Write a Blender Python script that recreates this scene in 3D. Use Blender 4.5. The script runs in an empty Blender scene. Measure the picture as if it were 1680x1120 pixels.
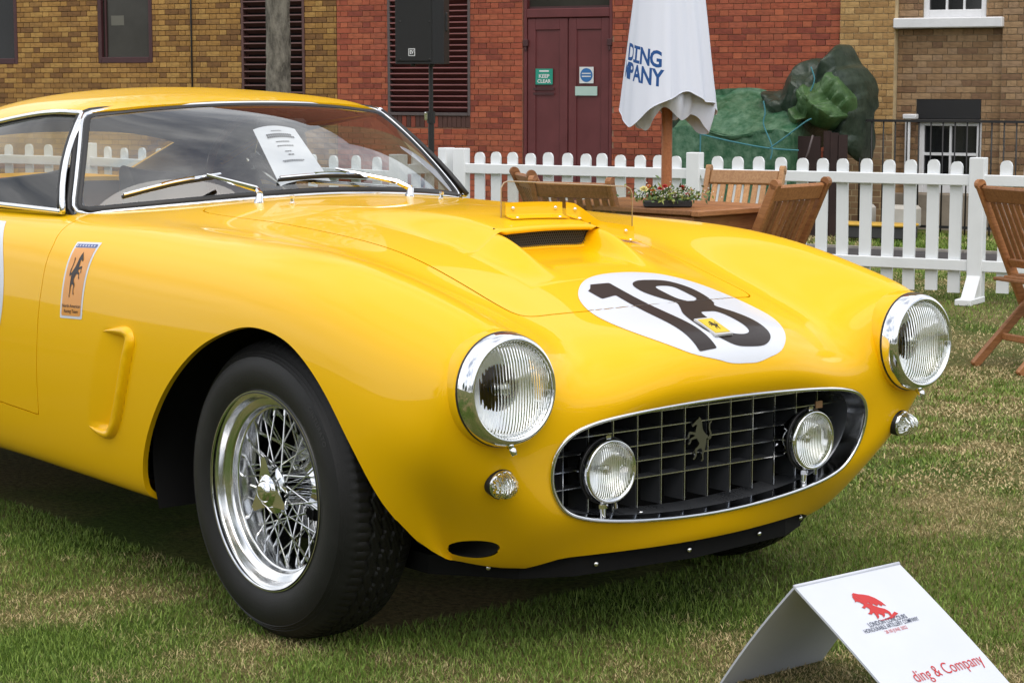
import bpy, bmesh, math, random
import numpy as np
from mathutils import Vector, Matrix, Euler

random.seed(7); RNG = np.random.default_rng(7)
R = math.radians
SC = bpy.context.scene
COL = SC.collection

# ------------------------------------------------------------------ camera
CAM = np.array([3.8616, -3.1801, 1.2253]); YAW = R(140.92); PIT = R(7.035)
FPX = 3446.3
FWH = np.array([math.cos(YAW), math.sin(YAW), 0.0])          # horizontal view direction
RTH = np.array([math.sin(YAW), -math.cos(YAW), 0.0])         # to the right of the view
FW = np.array([math.cos(YAW)*math.cos(PIT), math.sin(YAW)*math.cos(PIT), -math.sin(PIT)])
UP = np.cross(RTH, FW)
cd = bpy.data.cameras.new('camera'); cam = bpy.data.objects.new('camera', cd); COL.objects.link(cam)
cd.sensor_width = 36; cd.lens = 36*FPX/1680; cd.clip_start = .05; cd.clip_end = 3000
m = Matrix.Identity(4)
for i in range(3):
    m[i][0] = RTH[i]; m[i][1] = UP[i]; m[i][2] = -FW[i]; m[i][3] = CAM[i]
cam.matrix_world = m
SC.camera = cam
# ------------------------------------------------------------------ sky, sun, exposure
SUN_AZ = YAW + R(195)        # the veiled sun stands high behind the photographer
SUN_EL = R(58)
w = bpy.data.worlds.new('World'); SC.world = w; w.use_nodes = True
nt = w.node_tree; nt.nodes.clear()
sky = nt.nodes.new('ShaderNodeTexSky'); sky.sky_type = 'NISHITA'; sky.sun_disc = False
sky.sun_elevation = SUN_EL; sky.sun_rotation = math.pi/2 - SUN_AZ
sky.air_density = 1.0; sky.dust_density = 4.0; sky.ozone_density = 1.0
# broken cloud cover mixed over the clear sky
tc = nt.nodes.new('ShaderNodeTexCoord'); mp = nt.nodes.new('ShaderNodeMapping'); mp.inputs['Scale'].default_value = (1, 1, 2.2)
nz = nt.nodes.new('ShaderNodeTexNoise'); nz.inputs['Scale'].default_value = 2.3; nz.inputs['Detail'].default_value = 7; nz.inputs['Roughness'].default_value = .58
cr = nt.nodes.new('ShaderNodeValToRGB'); cr.color_ramp.elements[0].position = .30; cr.color_ramp.elements[1].position = .56
nz2 = nt.nodes.new('ShaderNodeTexNoise'); nz2.inputs['Scale'].default_value = 3.9; nz2.inputs['Detail'].default_value = 5
cr2 = nt.nodes.new('ShaderNodeValToRGB')
cr2.color_ramp.elements[0].position = .3; cr2.color_ramp.elements[0].color = (6.6, 6.8, 7.2, 1)
cr2.color_ramp.elements[1].position = .7; cr2.color_ramp.elements[1].color = (11.5, 11.6, 11.8, 1)
mx = nt.nodes.new('ShaderNodeMix'); mx.data_type = 'RGBA'
bg = nt.nodes.new('ShaderNodeBackground'); bg.inputs['Strength'].default_value = .145
wo = nt.nodes.new('ShaderNodeOutputWorld')
L = nt.links.new
L(tc.outputs['Generated'], mp.inputs['Vector']); L(mp.outputs[0], nz.inputs['Vector']); L(mp.outputs[0], nz2.inputs['Vector'])
L(nz.outputs[0], cr.inputs[0]); L(nz2.outputs[0], cr2.inputs[0])
L(cr.outputs[0], mx.inputs[0]); L(sky.outputs[0], mx.inputs[6]); L(cr2.outputs[0], mx.inputs[7])
L(mx.outputs[2], bg.inputs[0]); L(bg.outputs[0], wo.inputs[0])
sl = bpy.data.lights.new('sun', 'SUN'); sl.energy = 1.05; sl.angle = R(50); sl.color = (1, .95, .87)
so = bpy.data.objects.new('sun', sl); COL.objects.link(so)
sd = Vector((math.cos(SUN_AZ)*math.cos(SUN_EL), math.sin(SUN_AZ)*math.cos(SUN_EL), math.sin(SUN_EL)))
so.rotation_euler = sd.to_track_quat('Z', 'Y').to_euler()
SC.view_settings.view_transform = 'Standard'; SC.view_settings.look = 'None'
SC.view_settings.exposure = 0.12; SC.view_settings.gamma = 1.0
SC.cycles.max_bounces = 10; SC.cycles.transparent_max_bounces = 16; SC.cycles.transmission_bounces = 8
SC.cycles.caustics_reflective = False; SC.cycles.caustics_refractive = False
SC.cycles.sample_clamp_indirect = 6.0

# ------------------------------------------------------------------ helpers
def at(r, d, z=0.0):
    """ground position r metres right of and d metres ahead of the photographer"""
    p = CAM + RTH*r + FWH*d
    return np.array([p[0], p[1], z])

def link(o, parent=None):
    COL.objects.link(o)
    if parent is not None:
        o.parent = parent
    return o

def tag(o, label=None, cat=None, group=None, kind=None):
    if label: o['label'] = label
    if cat: o['category'] = cat
    if group: o['group'] = group
    if kind: o['kind'] = kind
    return o

def empty(name, loc=(0, 0, 0), rz=0.0, parent=None):
    o = bpy.data.objects.new(name, None); o.location = loc; o.rotation_euler = (0, 0, rz); o.empty_display_size = .1
    return link(o, parent)

def make_mesh(name, V, F, mat=None, smooth=True, normals=None, mats=None, fmat=None, sharp=None):
    me = bpy.data.meshes.new(name)
    me.from_pydata([tuple(map(float, v)) for v in V], [], [tuple(map(int, f)) for f in F])
    if mats:
        for q in mats: me.materials.append(q)
        if fmat is not None: me.polygons.foreach_set('material_index', np.asarray(fmat, dtype=np.int32))
    elif mat: me.materials.append(mat)
    me.polygons.foreach_set('use_smooth', np.full(len(me.polygons), bool(smooth)))
    me.update()
    if normals is not None:
        me.normals_split_custom_set_from_vertices([tuple(map(float, n)) for n in normals])
    elif sharp is not None and smooth:
        me.set_sharp_from_angle(angle=R(sharp))
    return me

def obj(name, V, F, mat, parent=None, smooth=True, normals=None, sharp=None, **kw):
    o = bpy.data.objects.new(name, make_mesh(name, V, F, mat, smooth, normals, sharp=sharp, **kw))
    return link(o, parent)

def inst(name, me, parent=None, M=None):
    o = bpy.data.objects.new(name, me)
    if M is not None: o.matrix_local = M
    return link(o, parent)

class MB:
    """collects simple solids into one mesh"""
    def __init__(s): s.V = []; s.F = []
    def add(s, V, F):
        b = len(s.V); s.V += [tuple(v) for v in V]; s.F += [tuple(i+b for i in f) for f in F]; return s
    def box(s, c, size, M=None, bev=0.0):
        hx, hy, hz = (q/2 for q in size); cx, cy, cz = c
        if bev <= 0:
            V = [(x, y, z) for x in (-hx, hx) for y in (-hy, hy) for z in (-hz, hz)]
            F = [(0, 1, 3, 2), (4, 6, 7, 5), (0, 4, 5, 1), (2, 3, 7, 6), (0, 2, 6, 4), (1, 5, 7, 3)]
        else:
            bm = bmesh.new(); bmesh.ops.create_cube(bm, size=1)
            for v in bm.verts: v.co = Vector((v.co.x*size[0], v.co.y*size[1], v.co.z*size[2]))
            bmesh.ops.bevel(bm, geom=list(bm.edges), offset=min(bev, min(size)*.45), segments=1, affect='EDGES')
            bm.verts.index_update(); V = [tuple(v.co) for v in bm.verts]; F = [tuple(v.index for v in f.verts) for f in bm.faces]; bm.free()
        V = [Vector(v)+Vector(c) for v in V]
        if M is not None: V = [M @ v for v in V]
        return s.add(V, F)
    def beam(s, a, b, wid, thk, side=(0, 0, 1), bev=0.0):
        """box from a to b; wid along `side`, thk along the third axis"""
        a = Vector(a); b = Vector(b); d = b-a; n = d.length; d.normalize()
        sv = Vector(side); sv = (sv-d*sv.dot(d)).normalized(); t = d.cross(sv)
        M = Matrix(((d.x, sv.x, t.x, 0), (d.y, sv.y, t.y, 0), (d.z, sv.z, t.z, 0), (0, 0, 0, 1)))
        M.translation = (a+b)/2
        return s.box((0, 0, 0), (n, wid, thk), M, bev)
    def tube(s, pts, rad, n=8, caps=True, closed=False):
        P = [Vector(p) for p in pts]; k = len(P)
        rads = rad if hasattr(rad, '__len__') else [rad]*k
        V = []; F = []; prev = None
        for i in range(k):
            if closed: t = P[(i+1) % k]-P[i-1]
            else: t = P[min(i+1, k-1)]-P[max(i-1, 0)]
            t.normalize()
            if prev is None:
                u = t.orthogonal().normalized()
            else:
                u = prev-t*prev.dot(t)
                u = u.normalized() if u.length > 1e-6 else t.orthogonal().normalized()
            prev = u; v = t.cross(u)
            for j in range(n):
                a = 2*math.pi*j/n; V.append(P[i]+(u*math.cos(a)+v*math.sin(a))*rads[i])
        for i in range(k if closed else k-1):
            for j in range(n):
                a = i*n+j; b = i*n+(j+1) % n; c = ((i+1) % k)*n+(j+1) % n; d = ((i+1) % k)*n+j
                F.append((a, b, c, d))
        if caps and not closed:
            F.append(tuple(range(n-1, -1, -1))); F.append(tuple((k-1)*n+j for j in range(n)))
        return s.add(V, F)
    def lathe(s, prof, n=48, M=None, closed=False):
        """prof: (axial x, radius) pairs turned about the local x axis"""
        k = len(prof); V = []; F = []
        for i in range(n):
            a = 2*math.pi*i/n
            for x, r in prof: V.append(Vector((x, r*math.cos(a), r*math.sin(a))))
        for i in range(n):
            j = (i+1) % n
            for q in range(k if closed else k-1):
                q2 = (q+1) % k
                F.append((i*k+q, i*k+q2, j*k+q2, j*k+q))
        if M is not None: V = [M @ v for v in V]
        return s.add(V, F)
    def prism(s, poly, h, M=None):
        """2-D outline in the local xy plane, extruded h along z"""
        n = len(poly); V = [Vector((x, y, 0)) for x, y in poly]+[Vector((x, y, h)) for x, y in poly]
        F = [tuple(range(n-1, -1, -1)), tuple(range(n, 2*n))]+[(i, (i+1) % n, (i+1) % n+n, i+n) for i in range(n)]
        if M is not None: V = [M @ v for v in V]
        return s.add(V, F)
    def build(s, name, mat, parent=None, smooth=False, sharp=None):
        return obj(name, s.V, s.F, mat, parent, smooth, sharp=sharp)
    def mesh(s, name, mat, smooth=False, sharp=None):
        return make_mesh(name, s.V, s.F, mat, smooth, sharp=sharp)

def frame(o, x, y, z):
    M = Matrix.Identity(4)
    for i in range(3):
        M[i][0] = x[i]; M[i][1] = y[i]; M[i][2] = z[i]; M[i][3] = o[i]
    return M

def axisframe(o, d):
    """local x axis along d"""
    d = Vector(d).normalized(); y = Vector((0, 0, 1)).cross(d)
    if y.length < 1e-5: y = Vector((0, 1, 0))
    y.normalize(); z = d.cross(y)
    return frame(o, d, y, z)

# ------------------------------------------------------------------ materials
MATS = {}
def nodes(name):
    mt = bpy.data.materials.new(name); mt.use_nodes = True
    n = mt.node_tree; b = n.nodes['Principled BSDF']
    MATS[name] = mt
    return mt, n, b
def N(n, t, **kw):
    q = n.nodes.new('ShaderNode'+t)
    for k, v in kw.items():
        if hasattr(q, k): setattr(q, k, v)
        else: q.inputs[k].default_value = v
    return q
def plain(name, col, rough=.5, metal=0.0, coat=0.0, coatr=.03, noise=0.0, nscale=20.0, bump=0.0, bscale=200.0, spec=.5, coord='Object', rvar=0.0):
    mt, n, b = nodes(name)
    b.inputs['Base Color'].default_value = (*col, 1); b.inputs['Roughness'].default_value = rough
    b.inputs['Metallic'].default_value = metal; b.inputs['Coat Weight'].default_value = coat; b.inputs['Coat Roughness'].default_value = coatr
    b.inputs['Specular IOR Level'].default_value = spec
    tcn = N(n, 'TexCoord')
    if noise > 0 or rvar > 0:
        t = N(n, 'TexNoise', Scale=nscale, Detail=5.0, Roughness=.6); n.links.new(tcn.outputs[coord], t.inputs['Vector'])
        if noise > 0:
            r = N(n, 'MapRange'); r.inputs[1].default_value = .3; r.inputs[2].default_value = .7; r.inputs[3].default_value = 1-noise; r.inputs[4].default_value = 1+noise
            n.links.new(t.outputs[0], r.inputs[0])
            mxx = N(n, 'Mix', data_type='RGBA', blend_type='MULTIPLY'); mxx.inputs[0].default_value = 1; mxx.inputs[6].default_value = (*col, 1)
            n.links.new(r.outputs[0], mxx.inputs[7]); n.links.new(mxx.outputs[2], b.inputs['Base Color'])
        if rvar > 0:
            r = N(n, 'MapRange'); r.inputs[1].default_value = .3; r.inputs[2].default_value = .7; r.inputs[3].default_value = max(0, rough-rvar); r.inputs[4].default_value = rough+rvar
            n.links.new(t.outputs[0], r.inputs[0]); n.links.new(r.outputs[0], b.inputs['Roughness'])
    if bump > 0:
        t = N(n, 'TexNoise', Scale=bscale, Detail=4.0); n.links.new(tcn.outputs[coord], t.inputs['Vector'])
        bb = N(n, 'Bump', Strength=bump, Distance=.01); n.links.new(t.outputs[0], bb.inputs['Height']); n.links.new(bb.outputs[0], b.inputs['Normal'])
    return mt
plain('paint', (.88, .50, .002), .38, coat=.46, coatr=.02, spec=.12)
plain('chrome', (.86, .87, .88), .06, metal=1.0)
plain('alloy', (.78, .79, .80), .16, metal=1.0, rvar=.05, nscale=30)
plain('steel_wire', (.75, .76, .77), .2, metal=1.0)
plain('rubber', (.0105, .0105, .0105), .5, spec=.35, bump=.10, bscale=300, noise=.25, nscale=14)
plain('gasket', (.012, .012, .013), .45)
plain('black_trim', (.012, .012, .012), .5)
plain('under', (.006, .006, .006), .85, spec=.2)
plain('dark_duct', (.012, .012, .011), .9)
plain('grille_dark', (.085, .090, .098), .45, metal=.35)
plain('grille_edge', (.62, .63, .64), .25, metal=1.0)
plain('decal_white', (.66, .69, .75), .4, coat=.25)
plain('decal_black', (.022, .014, .012), .4, coat=.15, spec=.25)
plain('decal_yellow', (.78, .56, .02), .35, coat=.5)
plain('decal_orange', (.72, .30, .045), .4, coat=.4)
plain('decal_blue', (.03, .06, .26), .4, coat=.4)
plain('decal_silver', (.55, .55, .56), .35)
plain('interior', (.02, .02, .021), .7, noise=.2); plain('headlining', (.16, .16, .165), .85, noise=.1)
plain('leather', (.025, .022, .02), .45, noise=.2, nscale=40)
plain('wheel_wood', (.13, .06, .022), .35, coat=.5, noise=.3, nscale=60)
plain('paper', (.80, .82, .88), .7)
plain('ink', (.02, .02, .03), .7)
def glass(name, tint=(1, 1, 1), gain=1.0, rough=0.0):
    """thin sheet: sees straight through, mirrors by Fresnel"""
    mt, n, b = nodes(name); n.nodes.remove(b)
    out = n.nodes['Material Output']
    tr = N(n, 'BsdfTransparent'); tr.inputs[0].default_value = (*tint, 1)
    gl = N(n, 'BsdfGlossy'); gl.inputs['Roughness'].default_value = rough
    ge = N(n, 'NewGeometry'); dt = N(n, 'VectorMath', operation='DOT_PRODUCT'); ab = N(n, 'Math', operation='ABSOLUTE'); om = N(n, 'Math', operation='SUBTRACT'); om.inputs[0].default_value = 1.0
    p5_ = N(n, 'Math', operation='POWER'); p5_.inputs[1].default_value = 5.0; fr = N(n, 'Math', operation='MULTIPLY_ADD'); fr.inputs[1].default_value = .92; fr.inputs[2].default_value = .075
    n.links.new(ge.outputs['Normal'], dt.inputs[0]); n.links.new(ge.outputs['Incoming'], dt.inputs[1]); n.links.new(dt.outputs['Value'], ab.inputs[0]); n.links.new(ab.outputs[0], om.inputs[1]); n.links.new(om.outputs[0], p5_.inputs[0]); n.links.new(p5_.outputs[0], fr.inputs[0])
    mu = N(n, 'Math', operation='MULTIPLY'); mu.inputs[1].default_value = gain; mu.use_clamp = True
    mxx = N(n, 'MixShader')
    n.links.new(fr.outputs[0], mu.inputs[0]); n.links.new(mu.outputs[0], mxx.inputs[0]); n.links.new(tr.outputs[0], mxx.inputs[1]); n.links.new(gl.outputs[0], mxx.inputs[2])
    n.links.new(mxx.outputs[0], out.inputs[0])
    return mt
glass('screen_glass', (.88, .90, .89), 2.1)
glass('side_glass', (.78, .81, .79), 1.1)
glass('perspex', (.96, .945, .92), 1.1)
# ================================================================== the car
# car axes: x forward from the front axle, y to the car's left, z up from the grass
CAR = empty('sports_car', (0, 0, 0))
tag(CAR, 'yellow vintage racing coupe with number 18 roundel, chrome headlights and wire wheels', 'car')

def gx(w, z):            # the plane of the grille mouth
    return .70-.1*w*w-.2*(.556-z)
S = [  # sections from the tail to the grille mouth; each row centre top -> centre bottom as (x, w, z)
 [(-3.36, w, z) for w, z in [(0,.60),(.18,.60),(.32,.598),(.42,.595),(.48,.588),(.515,.573),(.53,.555),(.53,.53),(.52,.495),(.48,.45),(.3,.42),(0,.42)]],
 [(-3.20, w, z) for w, z in [(0,.73),(.2,.73),(.38,.725),(.5,.715),(.59,.70),(.65,.67),(.69,.62),(.70,.56),(.69,.48),(.65,.39),(.45,.33),(0,.33)]],
 [(-2.85, w, z) for w, z in [(0,.85),(.2,.85),(.40,.84),(.53,.83),(.62,.82),(.70,.79),(.77,.72),(.80,.61),(.79,.48),(.755,.34),(.6,.26),(0,.26)]],
 [(-2.40, w, z) for w, z in [(0,.92),(.2,.92),(.42,.91),(.56,.905),(.65,.895),(.735,.87),(.81,.79),(.842,.65),(.84,.48),(.80,.31),(.6,.22),(0,.22)]],
 [(-1.95, w, z) for w, z in [(0,.915),(.2,.915),(.42,.91),(.57,.90),(.66,.885),(.735,.86),(.80,.78),(.828,.63),(.822,.46),(.785,.27),(.6,.21),(0,.21)]],
 [(-1.50, w, z) for w, z in [(0,.91),(.2,.91),(.42,.905),(.57,.893),(.66,.880),(.73,.858),(.785,.785),(.812,.63),(.806,.46),(.768,.288),(.6,.225),(0,.22)]],
 [(-1.10, w, z) for w, z in [(0,.92),(.2,.918),(.42,.905),(.57,.892),(.66,.880),(.725,.855),(.778,.785),(.802,.63),(.796,.46),(.758,.288),(.6,.222),(0,.22)]],
 [(-.75, w, z) for w, z in [(0,.922),(.2,.916),(.40,.897),(.53,.885),(.635,.880),(.71,.852),(.768,.775),(.792,.63),(.788,.46),(.75,.283),(.6,.215),(0,.21)]],
 [(-.38, w, z) for w, z in [(0,.903),(.2,.895),(.38,.872),(.49,.862),(.61,.872),(.70,.845),(.764,.765),(.788,.63),(.784,.47),(.748,.28),(.6,.21),(0,.21)]],
 [(-.03, w, z) for w, z in [(0,.868),(.19,.860),(.36,.838),(.465,.832),(.60,.865),(.695,.84),(.762,.765),(.787,.64),(.783,.48),(.75,.29),(.6,.21),(0,.21)]],
 [(.25, w, z) for w, z in [(0,.806),(.18,.798),(.335,.776),(.44,.773),(.59,.838),(.685,.815),(.752,.745),(.778,.63),(.776,.49),(.745,.31),(.6,.21),(0,.21)]],
 [(.46, w, z) for w, z in [(0,.742),(.17,.736),(.32,.718),(.43,.722),(.585,.796),(.675,.772),(.738,.705),(.763,.61),(.760,.48),(.69,.32),(.50,.200),(0,.205)]],
 [(.61,0,.705),(.61,.17,.699),(.585,.32,.678),(.58,.43,.685),(.605,.585,.754),(.605,.67,.735),(.60,.728,.67),(.595,.746,.58),(.568,.728,.462),(.49,.625,.318),(.45,.490,.200),(.56,0,.213)],
 [(.688,0,.66),(.685,.17,.652),(.655,.32,.632),(.640,.44,.638),(.655,.575,.705),(.658,.655,.695),(.655,.712,.64),(.642,.718,.56),(.606,.674,.44),(.545,.578,.308),(.50,.465,.205),(.605,0,.222)],
 [(.714,0,.60),(.71,.18,.594),(.688,.32,.582),(.672,.44,.580),(.668,.535,.590),(.666,.600,.575),(.664,.628,.535),(.656,.617,.475),(.638,.575,.40),(.602,.495,.308),(.565,.375,.240),(.632,0,.248)],
 [(gx(w, z), w, z) for w, z in [(0,.556),(.19,.551),(.33,.541),(.41,.526),(.45,.503),(.468,.475),(.472,.442),(.464,.405),(.44,.368),(.39,.335),(.25,.309),(0,.295)]],
]
NET = np.array([[(x, -w_, z) for x, w_, z in row] for row in S])        # right-hand side, y < 0
def pad(P, axis, mirror):
    P = np.moveaxis(P, axis, 0)
    if mirror:
        a = P[1].copy(); a[..., 1] *= -1; b = P[-2].copy(); b[..., 1] *= -1
    else:
        a = 2*P[0]-P[1]; b = 2*P[-1]-P[-2]
    return np.moveaxis(np.concatenate([a[None], P, b[None]]), 0, axis)
def knots(P):
    Q = pad(P, 0, False); Q = (Q[:-2]+4*Q[1:-1]+Q[2:])/6
    Q = pad(Q, 1, True); return (Q[:, :-2]+4*Q[:, 1:-1]+Q[:, 2:])/6
CTL = NET.copy()
for _ in range(3): CTL = CTL+.85*(NET-knots(CTL))
CTL[:, 0, 1] = 0; CTL[:, -1, 1] = 0
def basis(ts, n):
    """rows of uniform cubic B-spline weights for n control points padded by one at each end"""
    B = np.zeros((len(ts), n+2))
    for k, t in enumerate(ts):
        i = min(int(t), n-2); f_ = t-i
        B[k, i] = (1-f_)**3/6; B[k, i+1] = (3*f_**3-6*f_*f_+4)/6; B[k, i+2] = (-3*f_**3+3*f_*f_+3*f_+1)/6; B[k, i+3] = f_**3/6
    return B
def surf(us, vs):
    P = pad(pad(CTL, 0, False), 1, True)
    return np.einsum('ai,bj,ijk->abk', basis(us, NET.shape[0]), basis(vs, NET.shape[1]), P)
def scoop_channel(P):
    """the hollow in the bonnet in front of the scoop mouth"""
    x, y, z = P[..., 0], P[..., 1], P[..., 2]
    fx = np.clip((x-.02)/.06, 0, 1)*np.clip((.34-x)/.22, 0, 1); fx = fx*fx*(3-2*fx)
    fy = np.clip((.165-np.abs(y))/.06, 0, 1); fy = fy*fy*(3-2*fy)
    Q = P.copy(); Q[..., 2] -= .016*fx*fy*(z > .6); return Q
nu, nv = NET.shape[0], NET.shape[1]
us = np.concatenate([np.linspace(0, 6, 37)[:-1], np.linspace(6, 9, 91)[:-1], np.linspace(9, 12, 55)[:-1], np.linspace(12, 15, 61)])
vs = np.concatenate([np.linspace(0, 5, 61)[:-1], np.linspace(5, 9, 73)[:-1], np.linspace(9, nv-1, 25)])
def side_vent(P):
    """the pressed-in face behind the vent lip, flush at its rear edge and deepest at the lip"""
    x, y, z = P[..., 0], P[..., 1], P[..., 2]
    xl = np.interp(z, [.384, .41, .465, .53, .59, .626], [-.642, -.608, -.572, -.540, -.515, -.503]); xr_ = np.interp(z, [.388, .46, .55, .633], [-.742, -.722, -.682, -.640])
    t = np.clip((x-xr_)/(xl-xr_+1e-6), 0, 1); f = t*(x < xl+.004)
    e = lambda q: np.clip(q, 0, 1)**2*(3-2*np.clip(q, 0, 1))
    dpt = .020*f*e((z-.384)/.010)*e((.638-z)/.010)*(np.abs(y) > .6)
    Q = P.copy(); Q[..., 1] += dpt*np.sign(-y); return Q
G = side_vent(scoop_channel(surf(us, vs)))
def grid_normals(G):
    e = 1e-3
    du = np.gradient(G, axis=0); dv = np.gradient(G, axis=1)
    n = np.cross(du, dv); n /= np.linalg.norm(n, axis=-1, keepdims=True)+1e-12
    return n
GN = grid_normals(G)
# outward: on the flank the normal should point to -y
if GN[90, 90, 1] > 0: GN = -GN
GN[:, 0, 1] = 0; GN[:, -1, 1] = 0
def grid_faces(a, b):
    I = np.arange(a*b).reshape(a, b)
    return np.stack([I[:-1, :-1], I[:-1, 1:], I[1:, 1:], I[1:, :-1]], -1).reshape(-1, 4)
# both sides, as one vertex list
A_, B_ = G.shape[:2]
BV = np.concatenate([G.reshape(-1, 3), G.reshape(-1, 3)*[1, -1, 1]])
BN = np.concatenate([GN.reshape(-1, 3), GN.reshape(-1, 3)*[1, -1, 1]])
F0 = grid_faces(A_, B_)
BF = np.concatenate([F0, F0[:, ::-1]+A_*B_])
# make the winding agree with the normals
def orient(V, F, Nn):
    a = V[F[:, 0]]; fn = np.cross(V[F[:, 1]]-a, V[F[:, 2]]-a)
    bad = (fn*Nn[F].mean(1)).sum(-1) < 0
    F = F.copy(); F[bad] = F[bad][:, ::-1]; return F
BF = orient(BV, BF, BN)
# weld the centre line
def weld(V, Nn, F):
    key = np.round(V*20000).astype(np.int64)
    _, idx, inv = np.unique(key, axis=0, return_index=True, return_inverse=True)
    inv = inv.reshape(-1)
    return V[idx], Nn[idx], [tuple(dict.fromkeys(inv[list(f)])) for f in F]
BV, BN, BF = weld(BV, BN, BF)
BF = [f for f in BF if len(f) > 2]
BODY = (BV, BN, BF)

def clip(mesh, g, keep=1):
    """keep the part of the mesh where keep*g(p) > 0, cutting faces along g = 0"""
    V, Nn, F = mesh
    d = keep*g(V)
    V2 = [*V]; N2 = [*Nn]; F2 = []; cut = {}
    for f in F:
        s = [d[i] > 0 for i in f]
        if all(s): F2.append(f); continue
        if not any(s): continue
        out = []
        for i in range(len(f)):
            a, b = f[i], f[(i+1) % len(f)]
            if d[a] > 0: out.append(a)
            if (d[a] > 0) != (d[b] > 0):
                k = (min(a, b), max(a, b))
                if k not in cut:
                    t = d[a]/(d[a]-d[b]); cut[k] = len(V2)
                    V2.append(V[a]+(V[b]-V[a])*t); n_ = Nn[a]+(Nn[b]-Nn[a])*t; N2.append(n_/(np.linalg.norm(n_)+1e-12))
                out.append(cut[k])
        if len(out) > 2: F2.append(tuple(out))
    V2 = np.array(V2); N2 = np.array(N2)
    used = np.zeros(len(V2), bool)
    for f in F2: used[list(f)] = True
    mp_ = np.cumsum(used)-1
    return V2[used], N2[used], [tuple(mp_[list(f)]) for f in F2]
def hem(mesh, depth=.012, where=None):
    """fold every free edge inwards, so that a panel shows its thickness"""
    V, Nn, F = mesh; cnt = {}
    for f in F:
        for i in range(len(f)):
            a, b = f[i], f[(i+1) % len(f)]; cnt[(a, b)] = cnt.get((a, b), 0)+1
    V2 = list(V); N2 = list(Nn); F2 = list(F)
    for (a, b) in list(cnt):
        if (b, a) in cnt: continue
        if where is not None and not (where(V[a]) and where(V[b])): continue
        e = V[b]-V[a]; n_ = np.cross(e, -(Nn[a]+Nn[b])/2); ln = np.linalg.norm(n_)
        if ln < 1e-12: continue
        n_ = n_/ln
        k = len(V2)
        V2 += [V[a], V[b], V[b]-Nn[b]*depth, V[a]-Nn[a]*depth]; N2 += [-n_]*4
        F2.append((k+1, k, k+3, k+2))
    return np.array(V2), np.array(N2), F2
def put(name, mesh, mat, parent, off=0.0):
    V, Nn, F = mesh
    return obj(name, V+Nn*off, F, mat, parent, True, normals=Nn)
def polydist(P, poly):
    """signed distance (positive inside) of 2-D points to a closed polygon"""
    P = np.asarray(P); q = np.asarray(poly); dmin = np.full(len(P), 1e9); ins = np.zeros(len(P), bool)
    for i in range(len(q)):
        a, b = q[i], q[(i+1) % len(q)]; e = b-a
        w_ = P-a; t = np.clip((w_@e)/(e@e+1e-15), 0, 1); dmin = np.minimum(dmin, np.linalg.norm(w_-t[:, None]*e, axis=1))
        c = ((a[1] <= P[:, 1]) & (b[1] > P[:, 1])) | ((b[1] <= P[:, 1]) & (a[1] > P[:, 1]))
        den = (b[1]-a[1]) if abs(b[1]-a[1]) > 1e-12 else 1e-12
        ins ^= c & (P[:, 0] < a[0]+(P[:, 1]-a[1])/den*(b[0]-a[0]))
    return np.where(ins, dmin, -dmin)
def curve2(pts, n=12, closed=True):
    """smooth closed Catmull-Rom outline through 2-D (or 3-D) points"""
    P = np.asarray(pts, float); k = len(P); out = []
    for i in range(k if closed else k-1):
        if closed: p0, p1, p2, p3 = P[i-1], P[i], P[(i+1) % k], P[(i+2) % k]
        else: p0, p1, p2, p3 = P[max(i-1, 0)], P[i], P[i+1], P[min(i+2, k-1)]
        for t in np.linspace(0, 1, n, endpoint=False):
            out.append(.5*((2*p1)+(p2-p0)*t+(2*p0-5*p1+4*p2-p3)*t*t+(3*p1-p0-3*p2+p3)*t**3))
    if not closed: out.append(P[-1])
    return np.array(out)

# --- wheel arches
ARCH = curve2([(-.53,.15),(-.525,.27),(-.464,.393),(-.352,.523),(-.21,.629),(-.06,.689),(.055,.700),(.172,.672),(.285,.594),(.378,.478),(.430,.368),(.446,.325),(.446,.28),(.444,.24),(.44,.20),(.41,.10),(.0,.05),(-.5,.10)], 10)
LOWX = [(.30,.05),(.62,.05),(.62,.335),(.30,.335)]
FRONTCUT = [(.728,.368),(.702,.330),(.673,.296),(.634,.266),(.594,.243),(.555,.2335),(.522,.2255),(.490,.219),(.455,.214),(.42,.211),(.42,.05),(.95,.05),(.95,.368)]
RARCH = [(-2.4+.37*math.cos(a), .335+.33*math.sin(a)) for a in np.linspace(0, 2*math.pi, 48, endpoint=False)]
def g_arch(V):
    d = np.maximum(polydist(V[:, [0, 2]], ARCH), polydist(V[:, [0, 2]], RARCH))
    d = np.maximum(d, np.minimum(polydist(V[:, [0, 2]], LOWX), polydist(np.stack([np.abs(V[:, 1]), V[:, 2]], 1), FRONTCUT)))
    return np.where(np.abs(V[:, 1]) > .42, d, -1.0)
B1 = clip(BODY, g_arch, -1)
# --- cabin opening in the top
CAB = curve2([(-.862,0),(-.885,.24),(-.955,.45),(-1.04,.585),(-1.10,.628),(-1.5,.645),(-2.0,.64),(-2.3,.58),(-2.45,.4),(-2.5,0),(-2.45,-.4),(-2.3,-.58),(-2.0,-.64),(-1.5,-.645),(-1.10,-.628),(-1.04,-.585),(-.955,-.45),(-.885,-.24)], 8)
B1 = clip(B1, lambda V: np.where(V[:, 2] > .7, polydist(V[:, :2], CAB), -1), -1)
# --- underside off (the floor pan is a dark part of its own)
B1 = clip(B1, lambda V: np.where(np.abs(V[:, 1]) < .56, V[:, 2]-.204-.027*np.clip((.455-np.abs(V[:, 1]))/.09, 0, 1)*np.clip((V[:, 0]-.3)/.1, 0, 1), 1.0), 1)
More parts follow.
